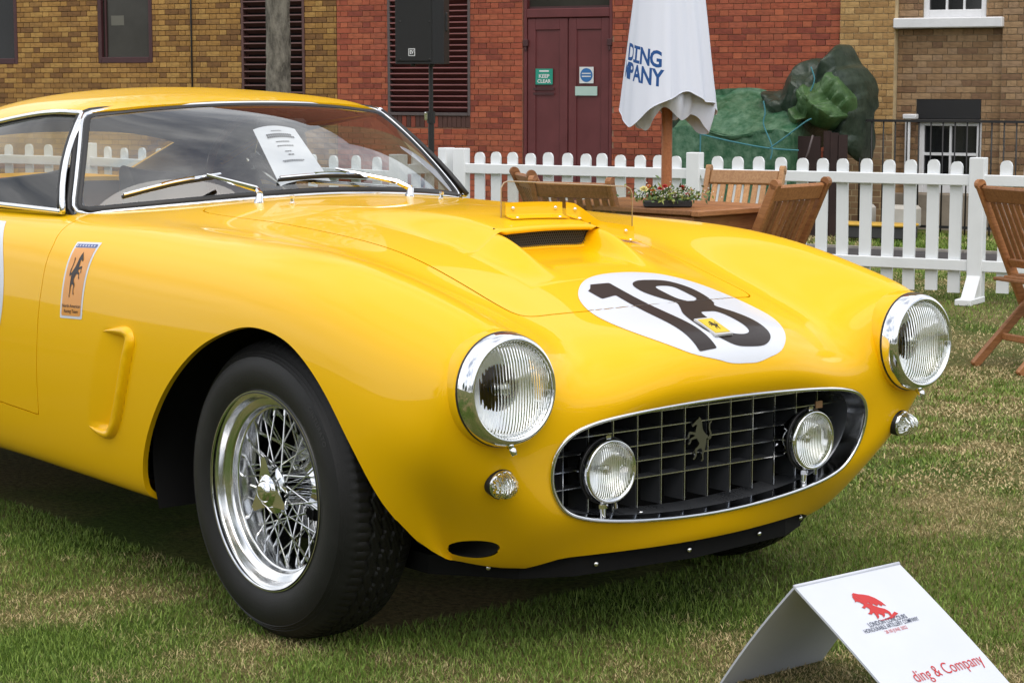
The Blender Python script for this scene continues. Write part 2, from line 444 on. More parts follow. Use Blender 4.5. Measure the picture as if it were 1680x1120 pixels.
# --- brake duct oval
DUCT = [(.562+.038*math.cos(a)+.012*math.sin(a), .2705-.002*math.cos(a)+.0225*math.sin(a)) for a in np.linspace(0, 2*math.pi, 40, endpoint=False)]
B1 = clip(B1, lambda V: np.where((V[:, 0] > .4) & (V[:, 2] < .45), polydist(np.stack([np.abs(V[:, 1]), V[:, 2]], 1), DUCT), -1), -1)
# --- bonnet
HOOD = [(-.80,-.41),(-.83,-.2),(-.845,0),(-.83,.2),(-.80,.41),(-.45,.372),(-.1,.352),(.20,.355),(.33,.357),(.39,.352),(.418,.33),(.435,.28),(.468,.16),(.480,0),(.468,-.16),(.435,-.28),(.418,-.33),(.39,-.352),(.33,-.357),(.20,-.355),(-.1,-.352),(-.45,-.372)]
HOODC = curve2(HOOD, 6)
g_hood = lambda V: np.where(V[:, 2] > .6, polydist(V[:, :2], HOODC), -1)
HOODM = clip(B1, lambda V: g_hood(V)-.0022, 1)
B1 = clip(B1, lambda V: g_hood(V)+.0022, -1)
# --- doors
DOOR = [(-1.04,.98),(-.981,.88),(-.952,.82),(-.953,.717),(-.968,.577),(-1.0,.385),(-1.3,.40),(-1.9,.40),(-2.0,.43),(-2.04,.6),(-2.06,.95)]
g_door = lambda V: np.where((np.abs(V[:, 1]) > .60), polydist(V[:, [0, 2]], DOOR), -1)
DOORM = clip(B1, lambda V: g_door(V)-.0015, 1)
B1 = clip(B1, lambda V: g_door(V)+.0015, -1)
body = put('body', hem(B1, .014, lambda v: v[0] < .638 and not (v[0] > .40 and v[2] < .262 and abs(v[1]) > .40)), MATS['paint'], CAR)
put('bonnet', hem(HOODM, .012), MATS['paint'], CAR)
for s in (-1, 1):
    put('door', hem(clip(DOORM, lambda V: V[:, 1]*s, 1), .012), MATS['paint'], CAR)
# ray casting on the finished skin, for everything that is fitted to it
from mathutils.bvhtree import BVHTree
BVH = BVHTree.FromPolygons([Vector(v) for v in BV], [tuple(map(int, f)) for f in BF])
def drop(x, y):
    h = BVH.ray_cast(Vector((x, y, 2)), Vector((0, 0, -1))); return h[0], h[1]
def side_hit(x, z, s=-1):
    h = BVH.ray_cast(Vector((x, s*2, z)), Vector((0, -s, 0))); return h[0], h[1]
def front_hit(y, z):
    h = BVH.ray_cast(Vector((2, y, z)), Vector((-1, 0, 0))); return h[0], h[1]
# ------------------------------------------------------------------ cabin
def bgrid(P, ns, nt, mirror_u=False):
    """smooth sheet through a small net of points"""
    P = np.asarray(P, float)
    def padl(Q): return np.concatenate([(2*Q[0]-Q[1])[None], Q, (2*Q[-1]-Q[-2])[None]])
    def kn(Q):
        Q = padl(Q); Q = (Q[:-2]+4*Q[1:-1]+Q[2:])/6; Q = Q.swapaxes(0, 1)
        Q = padl(Q); Q = (Q[:-2]+4*Q[1:-1]+Q[2:])/6; return Q.swapaxes(0, 1)
    Cn = P.copy()
    for _ in range(8): Cn = Cn+(P-kn(Cn))
    Q = padl(Cn); Q = padl(Q.swapaxes(0, 1)).swapaxes(0, 1)
    return np.einsum('ai,bj,ijk->abk', basis(np.linspace(0, P.shape[0]-1, ns), P.shape[0]), basis(np.linspace(0, P.shape[1]-1, nt), P.shape[1]), Q)
def sheet(name, G_, mat, parent, thick=0.0, flip=False):
    a, b = G_.shape[:2]; F = grid_faces(a, b)
    if flip: F = F[:, ::-1]
    V = G_.reshape(-1, 3)
    if thick:
        n_ = grid_normals(G_).reshape(-1, 3)*(-1 if flip else 1)
        V2 = V-n_*thick; k = len(V)
        I = np.arange(a*b).reshape(a, b)
        rim = list(I[0, :])+list(I[1:, -1])+list(I[-1, -2::-1])+list(I[-2:0:-1, 0])
        Fr = [(rim[i], rim[(i+1) % len(rim)], rim[(i+1) % len(rim)]+k, rim[i]+k) for i in range(len(rim))]
        V = np.concatenate([V, V2]); F = [tuple(f) for f in F]+[tuple(f[::-1]+k) for f in F]+Fr
        return obj(name, V, F, mat, parent, True, sharp=50)
    return obj(name, V, F, mat, parent, True)
RF = [  # centre -> gutter
 [(-1.20,0,1.172),(-1.21,.2,1.168),(-1.237,.38,1.157),(-1.285,.487,1.140)],
 [(-1.36,0,1.196),(-1.365,.22,1.190),(-1.385,.42,1.172),(-1.41,.527,1.140)],
 [(-1.65,0,1.210),(-1.65,.22,1.202),(-1.65,.44,1.170),(-1.65,.553,1.112)],
 [(-2.0,0,1.185),(-2.0,.22,1.176),(-2.0,.44,1.135),(-2.0,.575,1.06)],
 [(-2.35,0,1.09),(-2.35,.22,1.083),(-2.35,.43,1.04),(-2.35,.60,.96)],
 [(-2.7,0,.95),(-2.7,.22,.945),(-2.7,.42,.925),(-2.65,.61,.895)],
 [(-2.95,0,.835),(-2.95,.2,.835),(-2.95,.4,.83),(-2.92,.58,.825)]]
RF = np.array(RF); RFF = np.concatenate([RF[:, :0:-1]*[1, -1, 1], RF], 1)
ROOFG = bgrid(RFF, 73, 61)
roof = sheet('roof', ROOFG[:49], MATS['paint'], CAR, .02, flip=True)
sheet('rear_window', ROOFG[48:64, 10:51], MATS['side_glass'], CAR, flip=True)
sheet('rear_deck', ROOFG[63:], MATS['paint'], CAR, .015, flip=True)
for sl_ in (slice(0, 11), slice(50, 61)): sheet('rear_pillar', ROOFG[48:64, sl_], MATS['paint'], CAR, .015, flip=True)
def ws_base(w_):
    t = abs(w_)/.633
    x = -.852-.222*t**2.3; return np.array([x, w_, .930-.043*t**1.8])
def ws_top(w_):
    t = abs(w_)/.487; return np.array([-1.197-.086*t**2.2, w_, 1.166-.026*t**2])
WN, WM = 49, 17
WS = np.zeros((WN, WM, 3))
for i, s in enumerate(np.linspace(-1, 1, WN)):
    a = ws_base(.633*s); b = ws_top(.487*s)
    for j, t in enumerate(np.linspace(0, 1, WM)):
        WS[i, j] = a+(b-a)*t+np.array([.02, 0, .028])*4*t*(1-t)*(.4+.6*(1-s*s))
screen = sheet('windscreen', WS, MATS['screen_glass'], CAR)
wn = grid_normals(WS)
if wn[WN//2, WM//2, 0] < 0: wn = -wn
per = [(i, 0) for i in range(WN)]+[(WN-1, j) for j in range(1, WM)]+[(i, WM-1) for i in range(WN-2, -1, -1)]+[(0, j) for j in range(WM-2, 0, -1)]
P0 = np.array([WS[i, j] for i, j in per]); PN = np.array([wn[i, j] for i, j in per])
def smooth_loop(P, n=2):
    for _ in range(n): P = (np.roll(P, 1, 0)+2*P+np.roll(P, -1, 0))/4
    return P
P0 = smooth_loop(P0); cen = P0.mean(0)
def band(P, Nn, a, b, h0, h1, hm):
    """flat rounded strip between inset a and inset b from the loop"""
    k = len(P); T = np.roll(P, -1, 0)-np.roll(P, 1, 0); T /= np.linalg.norm(T, axis=1, keepdims=True)
    I = np.cross(Nn, T); sg = np.sign(((cen-P)*I).sum(1)); I *= sg[:, None]
    rows = [P+I*a+Nn*h0, P+I*(a*.75+b*.25)+Nn*hm, P+I*(a*.25+b*.75)+Nn*hm, P+I*b+Nn*h1]
    V = np.concatenate(rows); F = [(r*k+i, r*k+(i+1) % k, (r+1)*k+(i+1) % k, (r+1)*k+i) for r in range(3) for i in range(k)]
    return V, F
V, F = band(P0, PN, -.0125, .0005, -.010, -.001, .005); obj('windscreen_trim', V, F, MATS['chrome'], screen, True)
V, F = band(P0, PN, 0, .017, -.001, .001, .004); obj('windscreen_gasket', V, F, MATS['gasket'], screen, True)
V, F = band(P0, PN, -.030, -.012, -.03, -.010, .001); obj('outer_gasket', V, F, MATS['gasket'], screen, True)
# side windows, pillars and gutters
for s in (-1, 1):
    gut = np.array([RF[0, 3], RF[1, 3], RF[2, 3], RF[3, 3]])*[1, s, 1]
    gc = curve2(gut, 10, closed=False)
    belt = np.array([[-1.085, .655, .893], [-1.35, .668, .897], [-1.65, .672, .899], [-2.02, .675, .90]])*[1, s, 1]
    bc = curve2(belt, 10, closed=False)
    Gs = np.stack([gc+(bc-gc)*t+np.array([0, s*.02*4*t*(1-t), 0]) for t in np.linspace(0, 1, 9)], 1)
    so_ = sheet('side_window', Gs[:27], MATS['side_glass'], CAR)
    MB().tube(list(gc+[0, s*.006, .002]), .008, 8).build('gutter', MATS['chrome'], CAR, True)
    MB().tube(list(gc+[0, s*.002, -.014]), .009, 8).build('window_seal', MATS['gasket'], so_, True)
    MB().tube(list(bc[:28]+[0, s*.004, .0]), .008, 8).build('belt_strip', MATS['chrome'], so_, True)
    MB().tube(list(Gs[27]), .012, 8).build('window_post', MATS['gasket'], so_, True)
    MB().tube(list(Gs[0]+[0.004, s*.006, 0]), [.008]*9, 8).build('windscreen_pillar', MATS['chrome' if s < 0 else 'gasket'], CAR, True)
    MB().tube(list(Gs[0]+[-.014, s*.003, 0]), [.009]*9, 8).build('pillar_seal', MATS['gasket'], so_, True)
    # quarter panel behind the side window
    rear = np.array([RF[3, 3], RF[4, 3], RF[5, 3]])*[1, s, 1]; rb = np.array([[-2.02, .675, .90], [-2.38, .675, .895], [-2.68, .64, .865]])*[1, s, 1]
    Gq = np.stack([curve2(rear, 8, closed=False)*(1-t)+curve2(rb, 8, closed=False)*t for t in np.linspace(0, 1, 7)], 1)
    Gq = np.concatenate([Gs[27:30:1]*1.0, Gq[1:]], 0) if Gs.shape[1] == 7 else Gq
    sheet('quarter_panel', Gq, MATS['paint'], CAR)
    sheet('quarter_filler', Gs[27:], MATS['paint'], CAR)
    sheet('quarter_trim', Gs[27:]-[0, s*.014, 0], MATS['headlining'], CAR)
hn_ = grid_normals(ROOFG); hn_ *= -np.sign(hn_[20, 30, 2])
sheet('headlining', (ROOFG+hn_*.026)[1:49, 2:59], MATS['headlining'], CAR)
for sl_ in (slice(1, 12), slice(49, 60)): sheet('pillar_trim', (ROOFG+hn_*.022)[47:66, sl_], MATS['headlining'], CAR)
for s in (-1, 1):
    gc = curve2(np.array([RF[3, 3], RF[4, 3], RF[5, 3]])*[1, s, 1], 8, closed=False); bc = curve2(np.array([[-2.0, .66, .88], [-2.38, .655, .87], [-2.68, .62, .84]])*[1, s, 1], 8, closed=False)
    sheet('quarter_trim', np.stack([gc*(1-t)+bc*t+[0, -s*.02, -.005] for t in np.linspace(0, 1, 6)], 1), MATS['headlining'], CAR)
pts_ = [(-2.1, -.62, .80), (-2.1, .62, .80), (-2.9, .55, .78), (-2.9, -.55, .78)]
obj('rear_shelf', pts_, [(0, 1, 2, 3)], MATS['interior'], CAR, False)
# body bits that close the cabin below the glass
fl = [(x, y) for x, y in CAB]
ins = MB()
ins.box((-1.75, 0, .31), (1.7, 1.30, .04))
ins.box((-.93, 0, .55), (.03, 1.30, .60))
ins.build('floor_pan', MATS['interior'], CAR)
dash = np.array([[(-.87-.17*(abs(t)**2.2), .60*t, .905-.012*t*t), (-1.06, .615*t, .898), (-1.17, .62*t, .875), (-1.2, .62*t, .80), (-1.17, .61*t, .68)] for t in np.linspace(-1, 1, 21)])
sheet('dashboard', bgrid(dash, 41, 17), MATS['interior'], CAR)
for s in (-1, 1):
    MB().box((-1.5, s*.655, .58), (1.05, .03, .50), bev=.01).build('door_card', MATS['leather'], CAR)
    st = empty('seat', (0, 0, 0), 0, CAR)
    prof = [(-1.45, .42), (-1.50, .50), (-1.62, .51), (-1.85, .47), (-1.93, .50), (-2.0, .70), (-2.07, .88), (-2.12, .93), (-2.17, .90), (-2.12, .7), (-2.05, .42)]
    Gt = np.array([[(x, s*.33+y, z-.03*(abs(y)/.24)**2*-1) for x, z in curve2(prof, 5)] for y in (-.235, -.22, -.16, 0, .16, .22, .235)])
    k = Gt.shape[1]; F = [(i*k+j, i*k+(j+1) % k, (i+1)*k+(j+1) % k, (i+1)*k+j) for i in range(6) for j in range(k)]+[tuple(range(k)), tuple(6*k+j for j in range(k-1, -1, -1))]
    obj('seat_shell', Gt.reshape(-1, 3), F, MATS['leather'], st, True, sharp=50)
# steering wheel
swc = Vector((-1.66, .295, .985)); swd = Vector((-.92, 0, .40)).normalized()
sw = empty('steering_wheel', (0, 0, 0), 0, CAR)
M = axisframe(swc, swd)
ring = [M @ Vector((0, .165*math.cos(a), .165*math.sin(a))) for a in np.linspace(0, 2*math.pi, 64, endpoint=False)]
MB().tube(ring, .012, 8, closed=True).build('wheel_rim', MATS['wheel_wood'], sw, True)
hub = MB().lathe([(.0, .03), (.018, .028), (.024, .018), (.026, .001)], 24, M); hub.tube([swc, swc-swd*.45], .02, 10)
hub.build('steering_hub', MATS['alloy'], sw, True)
for a in (R(90), R(210), R(330)):
    u = Vector((0, math.cos(a), math.sin(a)))
    MB().beam(M @ (u*.02), M @ (u*.162), .028, .003, side=swd.cross(M.to_3x3() @ u)).build('wheel_spoke', MATS['alloy'], sw)
MB().tube([(-1.17, .08, 1.01), (-1.19, .08, 1.10)], .004, 6).build('mirror_stem', MATS['chrome'], CAR)
MB().box((-1.19, .08, 1.10), (.02, .17, .045), bev=.01).build('rear_view_mirror', MATS['black_trim'], CAR)
# wipers: pivot, arm, blade
for (pv, el, tip, b0, b1) in [((-.800, -.243, .918), (-.845, -.228, .936), (-.893, -.35, .972), (-.907, -.585, .931), (-.906, -.30, .975)),
                              ((-.800, .243, .918), (-.845, .225, .942), (-.903, .06, .978), (-.885, -.13, .962), (-.892, .165, .962))]:
    wp = empty('wiper', (0, 0, 0), 0, CAR)
    pz = drop(pv[0], pv[1])[0]
    MB().lathe([(-.01, .013), (.004, .013), (.008, .010), (.022, .009), (.026, .006), (.026, 0.0005)], 16, axisframe(pz, (.25, 0, 1))).build('pivot', MATS['chrome'], wp, True, 40)
    top = Vector(pz)+Vector((.004, 0, .022))
    am = MB(); am.tube([top, Vector(el)+Vector((0.008, 0, .012)), Vector(tip)+Vector((.012, 0, .014))], [.009, .008, .004], 6)
    am.build('wiper_arm', MATS['chrome'], wp, True, 40)
    b0 = Vector(b0); b1 = Vector(b1); mid = (b0+b1)/2+Vector((.008, 0, .006))
    bl = MB(); cv = curve2([b0, mid, b1], 8, closed=False)
    bl.tube([p+np.array([.012, 0, .012]) for p in cv], .0035, 6); bl.beam(tuple(cv[6]+[.012, 0, .014]), tuple(cv[11]+[.012, 0, .014]), .008, .006)
    blo = bl.build('wiper_blade', MATS['chrome'], wp, True, 40)
    rb_ = MB(); rb_.tube([p+np.array([.004, 0, .004]) for p in cv], .005, 5); rb_.build('wiper_rubber', MATS['gasket'], blo, True)
for y in (-.205, .275):
    p, n_ = drop(-.70, y)
    MB().lathe([(-.004, .007), (.004, .007), (.006, .005), (.014, .0045), (.016, .007), (.022, .007), (.024, .001)], 14, axisframe(p, n_)).build('washer_jet', MATS['chrome'], CAR, True, 40)

# ------------------------------------------------------------------ bonnet scoop and deflector
def sm(t): t = np.clip(t, 0, 1); return t*t*(3-2*t)
XM = .085
def bulge(x, y):
    """low power bulge that carries the scoop; it runs out ahead of the mouth as two ridges"""
    return .042*sm((x+.66)/.72)*sm((.305-x)/.20)*sm((.235-abs(y))/.10)
def cut(x, y): return sm((.158-abs(y))/.045)*sm((.34-x)/.20)
def skin_row(x, f):
    rw = []
    for t in np.linspace(-1, 1, 61):
        y = t*.245; p = np.array(drop(x, y)[0]); p[2] += f(x, y)-.0010*(abs(t) > .985)+.0006; rw.append(p)
    return np.array(rw)
roofr = [skin_row(x, lambda a, b: bulge(a, b)+.016*sm((a-.02)/.06)*sm((.165-abs(b))/.06)) for x in np.linspace(-.64, XM, 46)]
lip = roofr[-1]; inner_ = sm((.150-np.abs(lip[:, 1]))/.02)
r1 = lip+np.stack([.004*inner_, 0*inner_, -.006*inner_], 1); r2 = lip+np.stack([.001*inner_, 0*inner_, -.011*inner_], 1); r3 = lip+np.stack([-.03*inner_, 0*inner_, -.012*inner_], 1)
SG = np.stack(roofr+[r1, r2, r3]); scoop = sheet('bonnet_scoop', SG, MATS['paint'], CAR, flip=True)
fr_ = [skin_row(x, lambda a, b: bulge(a, b)*(1-cut(max(a, XM), b))+(.016*sm((a-.02)/.06)*sm((.165-abs(b))/.06)*0)) for x in np.concatenate([[XM-.035], np.linspace(XM, .318, 26)])]
fr_[0][:, 2] -= .004; fr_[-1][:, 2] -= .003
sheet('scoop_channel', np.stack(fr_), MATS['paint'], scoop, flip=True)
xg_ = XM-.018; mg = MB()
for sgn in (1, -1):
    for k in range(-24, 25):
        y0 = k*.0062
        if abs(y0) > .132 or abs(y0+sgn*.018) > .132: continue
        a = np.array(drop(xg_, y0)[0]); b = np.array(drop(xg_, y0+sgn*.018)[0])
        mg.beam((a[0], a[1], a[2]+.004), (b[0], b[1], b[2]+.040), .0011, .0011)
tag(mg.build('scoop_mesh', MATS['grille_dark'], scoop), kind='stuff')
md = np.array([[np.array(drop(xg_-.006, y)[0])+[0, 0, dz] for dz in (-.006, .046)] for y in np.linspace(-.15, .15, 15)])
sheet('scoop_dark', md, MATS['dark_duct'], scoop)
lipb = np.array([[np.array(drop(XM-.012+dx, y)[0])+[0, 0, dz] for dx, dz in ((0, .0005), (.002, .003), (-.004, .005), (-.012, .005))] for y in np.linspace(-.138, .138, 25)])
sheet('scoop_lower_lip', lipb, MATS['paint'], scoop)
# perspex deflector
df = empty('deflector', (0, 0, 0), 0, CAR)
PA, PB = np.array([-.017, -.064]), np.array([.008, .333])
def pl(t, h): xy = PA+(PB-PA)*t; return np.array([xy[0]-.25*h*0, xy[1], .868-.035*t+h])
outl = [(0, .006), (1, -.012), (1, .118), (.985, .130), (.955, .135), (.05, .126), (.02, .121), (.0, .108)]
Vp = [pl(t, h)+np.array([-.002, 0, 0]) for t, h in outl]+[pl(t, h)+np.array([.002, 0, 0]) for t, h in outl]
k = len(outl); obj('perspex_screen', Vp, [tuple(range(k)), tuple(range(2*k-1, k-1, -1))], MATS['perspex'], df, False)
edge = MB(); edge.tube([Vector(pl(t, h)) for t, h in outl[1:]]+[Vector(pl(*outl[0]))], .0016, 5); plain('perspex_edge', (.45, .36, .26), .3); edge.build('perspex_edge', MATS['perspex_edge'], df, True)
for (t0, t1, bolts) in [(.02, .44, (.08, .40)), (.47, 1.0, (.55, .94))]:
    br = []
    for t in np.linspace(t0, t1, 9):
        p = pl(t, 0); hit = drop(p[0]+.006, p[1])[0]; z = hit[2]+bulge(p[0], p[1])+.003
        br.append([(p[0]+.006, p[1], z+.034), (p[0]+.006, p[1], z+.006), (p[0]+.012, p[1], z), (p[0]+.034, p[1], z-.004)])
    b = sheet('bracket', np.array(br), MATS['paint'], df, .002)
    for t in bolts:
        i = int(round((t-t0)/(t1-t0)*8)); i = min(max(i, 0), 8)
        for q, ax in ((br[i][0], (1, 0, 0)), (br[i][3], (0, 0, 1))):
            o_ = Vector(q)+(Vector((.001, 0, -.014)) if ax[0] else Vector((-.010, .0, .0015)))
            MB().lathe([(0, .005), (.002, .005), (.004, .003), (.0045, .0004)], 12, axisframe(o_, ax)).build('bolt', MATS['chrome'], b, True)

# ------------------------------------------------------------------ headlights
def lens_mat(name, scale, strength, radial=False):
    mt, n, b = nodes(name); n.nodes.remove(b); out = n.nodes['Material Output']
    g = N(n, 'BsdfGlass', IOR=1.28, Roughness=.02); g.inputs[0].default_value = (.97, .98, .97, 1)
    t = N(n, 'TexCoord')
    wv = N(n, 'TexWave', wave_type='BANDS', bands_direction='Y'); wv.inputs['Scale'].default_value = scale; wv.inputs['Distortion'].default_value = 1.2; wv.inputs['Detail'].default_value = 1.0; wv.inputs['Detail Scale'].default_value = .6
    bp_ = N(n, 'Bump', Strength=strength, Distance=.004)
    n.links.new(t.outputs['Object'], wv.inputs['Vector']); n.links.new(wv.outputs[0], bp_.inputs['Height']); n.links.new(bp_.outputs[0], g.inputs['Normal'])
    n.links.new(g.outputs[0], out.inputs[0]); return mt
lens_mat('headlamp_glass', 46, .38); lens_mat('fog_glass', 62, .42); lens_mat('signal_glass', 60, .8)
plain('reflector', (.90, .91, .91), .40, metal=1.0)
plain('bulb', (.7, .72, .7), .2, metal=.6)
HX, HW, HZ = .694, .613, .626
for s in (-1, 1):
    h = empty('headlight', (HX, s*HW, HZ), 0, CAR); h.rotation_euler = (0, R(-2.5), s*R(2))
    MB().lathe([(-.11, .1125), (-.075, .1130), (-.045, .1135), (-.02, .114), (-.004, .1125), (.008, .1085), (.015, .103), (.0165, .0985), (.014, .096), (.006, .0955)], 72).build('chrome_rim', MATS['chrome'], h, True)
    MB().lathe([(-.085, .1195), (-.06, .1188), (-.040, .1175), (-.030, .1163), (-.0255, .1152), (-.0235, .1130)], 64).build('headlight_bucket', MATS['paint'], h, True)
    MB().lathe([(-.0245, .1125), (-.0235, .1150), (-.0195, .1150), (-.018, .1130)], 64).build('rim_gasket', MATS['gasket'], h, True)
    ln = MB().lathe([(.006, .0957), (.012, .0935), (.020, .080), (.0265, .060), (.0305, .035), (.032, .012), (.0322, .0002)], 64); ln.build('lens', MATS['headlamp_glass'], h, True)
    MB().lathe([(.0045, .0955), (-.002, .094), (-.011, .085), (-.023, .066), (-.032, .045), (-.037, .02), (-.0375, .0003)], 64).build('reflector_bowl', MATS['reflector'], h, True)
    bb = MB().lathe([(-.036, .009), (-.024, .010), (-.014, .014), (-.006, .013), (-.002, .008), (-.001, .0004)], 20); bb.build('bulb_shield', MATS['bulb'], h, True)
    MB().tube([(-.008, 0, -.110), (.004, 0, -.119), (.010, 0, -.128)], [.007, .008, .0055], 8).build('rim_screw', MATS['chrome'], h, True)
# turn signals
for s in (-1, 1):
    c = front_hit(s*.600, .432); d = (Vector(c[1]) if c[1].x > 0 else -Vector(c[1]))
    d = (d*.35+Vector((1, s*.12, 0))).normalized()
    t = empty('turn_signal', tuple(Vector(c[0])+d*.004), 0, CAR); t.rotation_mode = 'QUATERNION'; t.rotation_quaternion = d.to_track_quat('X', 'Z')
    MB().lathe([(-.03, .029), (.006, .031), (.009, .029)], 28).build('signal_gasket', MATS['gasket'], t, True)
    MB().lathe([(.004, .0295), (.012, .0295), (.014, .027)], 28).build('signal_rim', MATS['chrome'], t, True)
    V = []; F = []; prof = [(.011, .028), (.024, .0255), (.037, .020), (.046, .012), (.050, .0005)]; n_ = 48
    for i in range(n_):
        a = 2*math.pi*i/n_; k_ = 1+.05*math.cos(a*14)
        for x, r_ in prof: V.append((x, r_*k_*math.cos(a), r_*k_*math.sin(a)))
    for i in range(n_):
        j = (i+1) % n_
        for q in range(4): F.append((i*5+q, i*5+q+1, j*5+q+1, j*5+q))
    obj('signal_lens', V, F, MATS['signal_glass'], t, True)
    MB().lathe([(.010, .027), (.004, .02), (.002, .0003)], 28).build('signal_reflector', MATS['reflector'], t, True)

# ------------------------------------------------------------------ grille
RING = G[-1]; RING = np.concatenate([RING, (RING*[1, -1, 1])[-2:0:-1]])
rc = RING.mean(0)
GRILLE = empty('grille', (.6, 0, .42), 0, CAR)
def gl(p): return Vector(p)-Vector((.6, 0, .42))
plain('duct_metal', (.16, .17, .185), .30, metal=.7, rvar=.12, nscale=14)
MB().tube([gl(p+np.array([.001, 0, 0])) for p in RING[::2]], .0048, 8, closed=True).build('mouth_trim', MATS['chrome'], GRILLE, True)
mouth = RING[:, 1:3]
def ring_at(x, sc, dz=0.0): return np.stack([np.full(len(RING), x), RING[:, 1]*sc, rc[2]+(RING[:, 2]-rc[2])*sc+dz], 1)
lip0 = RING*[1, .994, 1]; lip1 = ring_at(.66, .985)*[0, 1, 1]+np.stack([RING[:, 0]-.016, 0*RING[:, 0], 0*RING[:, 0]], 1); lip2 = ring_at(.66, .962)*[0, 1, 1]+np.stack([RING[:, 0]-.040, 0*RING[:, 0], 0*RING[:, 0]], 1)
lipm = np.stack([lip0, lip1*.5+lip0*.5+[.002, 0, 0], lip1, lip2], 1); kk = len(RING)
obj('polished_lip', lipm.reshape(-1, 3)-[.6, 0, .42], [(i*4+j, i*4+j+1, ((i+1) % kk)*4+j+1, ((i+1) % kk)*4+j) for i in range(kk) for j in range(3)], plain('polished_aluminium', (.55, .56, .58), .17, metal=1.0, rvar=.08, nscale=25), GRILLE, True)
duct = np.stack([lip2, lip2*.5+ring_at(.60, .95)*.5, ring_at(.59, .945), ring_at(.545, .93)], 1)
k = len(RING); Fd = [(i*4+j, i*4+j+1, ((i+1) % k)*4+j+1, ((i+1) % k)*4+j) for i in range(k) for j in range(3)]
obj('mouth_duct', (duct.reshape(-1, 3)-[.6, 0, .42]), Fd, MATS['duct_metal'], GRILLE, True)
obj('radiator', ring_at(.47, 1.1)-[.6, 0, .42], [tuple(range(k))], MATS['under'], GRILLE, False)
XG = .585
inner = ring_at(XG, .95)[:, 1:3]
def span(fn, lo, hi, n_=400):
    ts = np.linspace(lo, hi, n_); d = polydist(np.array([fn(t) for t in ts]), inner); ok = ts[d > 0]
    return (ok.min(), ok.max()) if len(ok) else None
for z in (.522, .4876, .4527, .419, .382):
    sp = span(lambda t: (t, z), -.5, .5)
    if not sp: continue
    b = MB(); b.box((XG-.6, (sp[0]+sp[1])/2, z-.42), (.003, sp[1]-sp[0], .0023)); br = b.build('grille_bar', MATS['grille_edge'], GRILLE)
    MB().box((XG-.6-.020, (sp[0]+sp[1])/2, z-.42), (.034, sp[1]-sp[0], .0015)).build('grille_slat', MATS['grille_dark'], GRILLE)
for k_ in range(-7, 7):
    y = (k_+.5)*.070
    sp = span(lambda t: (y, t), .2, .6)
    if not sp or sp[1]-sp[0] < .05: continue
    sp = (max(sp[0], .318), sp[1])
    MB().box((XG-.6+.0016, y, sum(sp)/2-.42), (.003, .0023, sp[1]-sp[0])).build('grille_bar', MATS['grille_edge'], GRILLE)
    MB().box((XG-.6-.032, y, sum(sp)/2-.42), (.06, .0015, sp[1]-sp[0])).build('grille_slat', MATS['grille_dark'], GRILLE)
HORSE = np.array([(.47,1.0),(.43,.95),(.38,.93),(.28,.86),(.24,.83),(.25,.80),(.29,.80),(.36,.84),(.40,.82),(.37,.74),(.35,.67),(.27,.68),(.17,.70),(.15,.68),(.13,.60),(.09,.57),(.11,.54),(.15,.56),(.18,.64),(.27,.63),(.34,.60),(.28,.57),(.20,.55),(.17,.47),(.12,.44),(.14,.41),(.19,.43),(.23,.51),(.32,.52),(.39,.53),(.45,.46),(.48,.41),(.44,.35),(.36,.31),(.33,.27),(.36,.19),(.33,.12),(.28,.09),(.30,.06),(.36,.09),(.40,.17),(.40,.26),(.47,.29),(.54,.30),(.58,.24),(.56,.15),(.58,.06),(.54,.02),(.57,.0),(.62,.04),(.61,.14),(.65,.24),(.68,.34),(.70,.42),(.71,.50),(.75,.50),(.80,.46),(.86,.50),(.87,.60),(.82,.70),(.82,.80),(.88,.86),(.84,.88),(.78,.82),(.77,.72),(.81,.60),(.79,.53),(.72,.56),(.66,.62),(.60,.68),(.57,.76),(.56,.86),(.52,.95)])
def horse_prism(mb, o, right, up, h, t):
    o = Vector(o); right = Vector(right); up = Vector(up); nn = right.cross(up).normalized()
    mb.prism([((x-.45)*h*.95, (y-.5)*h) for x, y in HORSE], t, frame(o, right, up, nn))
hm = MB(); horse_prism(hm, (XG+.004-.6, 0, .449-.42), (0, 1, 0), (0, 0, 1), .100, .005); hm.build('horse_emblem', plain('emblem_chrome', (.26, .26, .24), .3, metal=1.0), GRILLE)
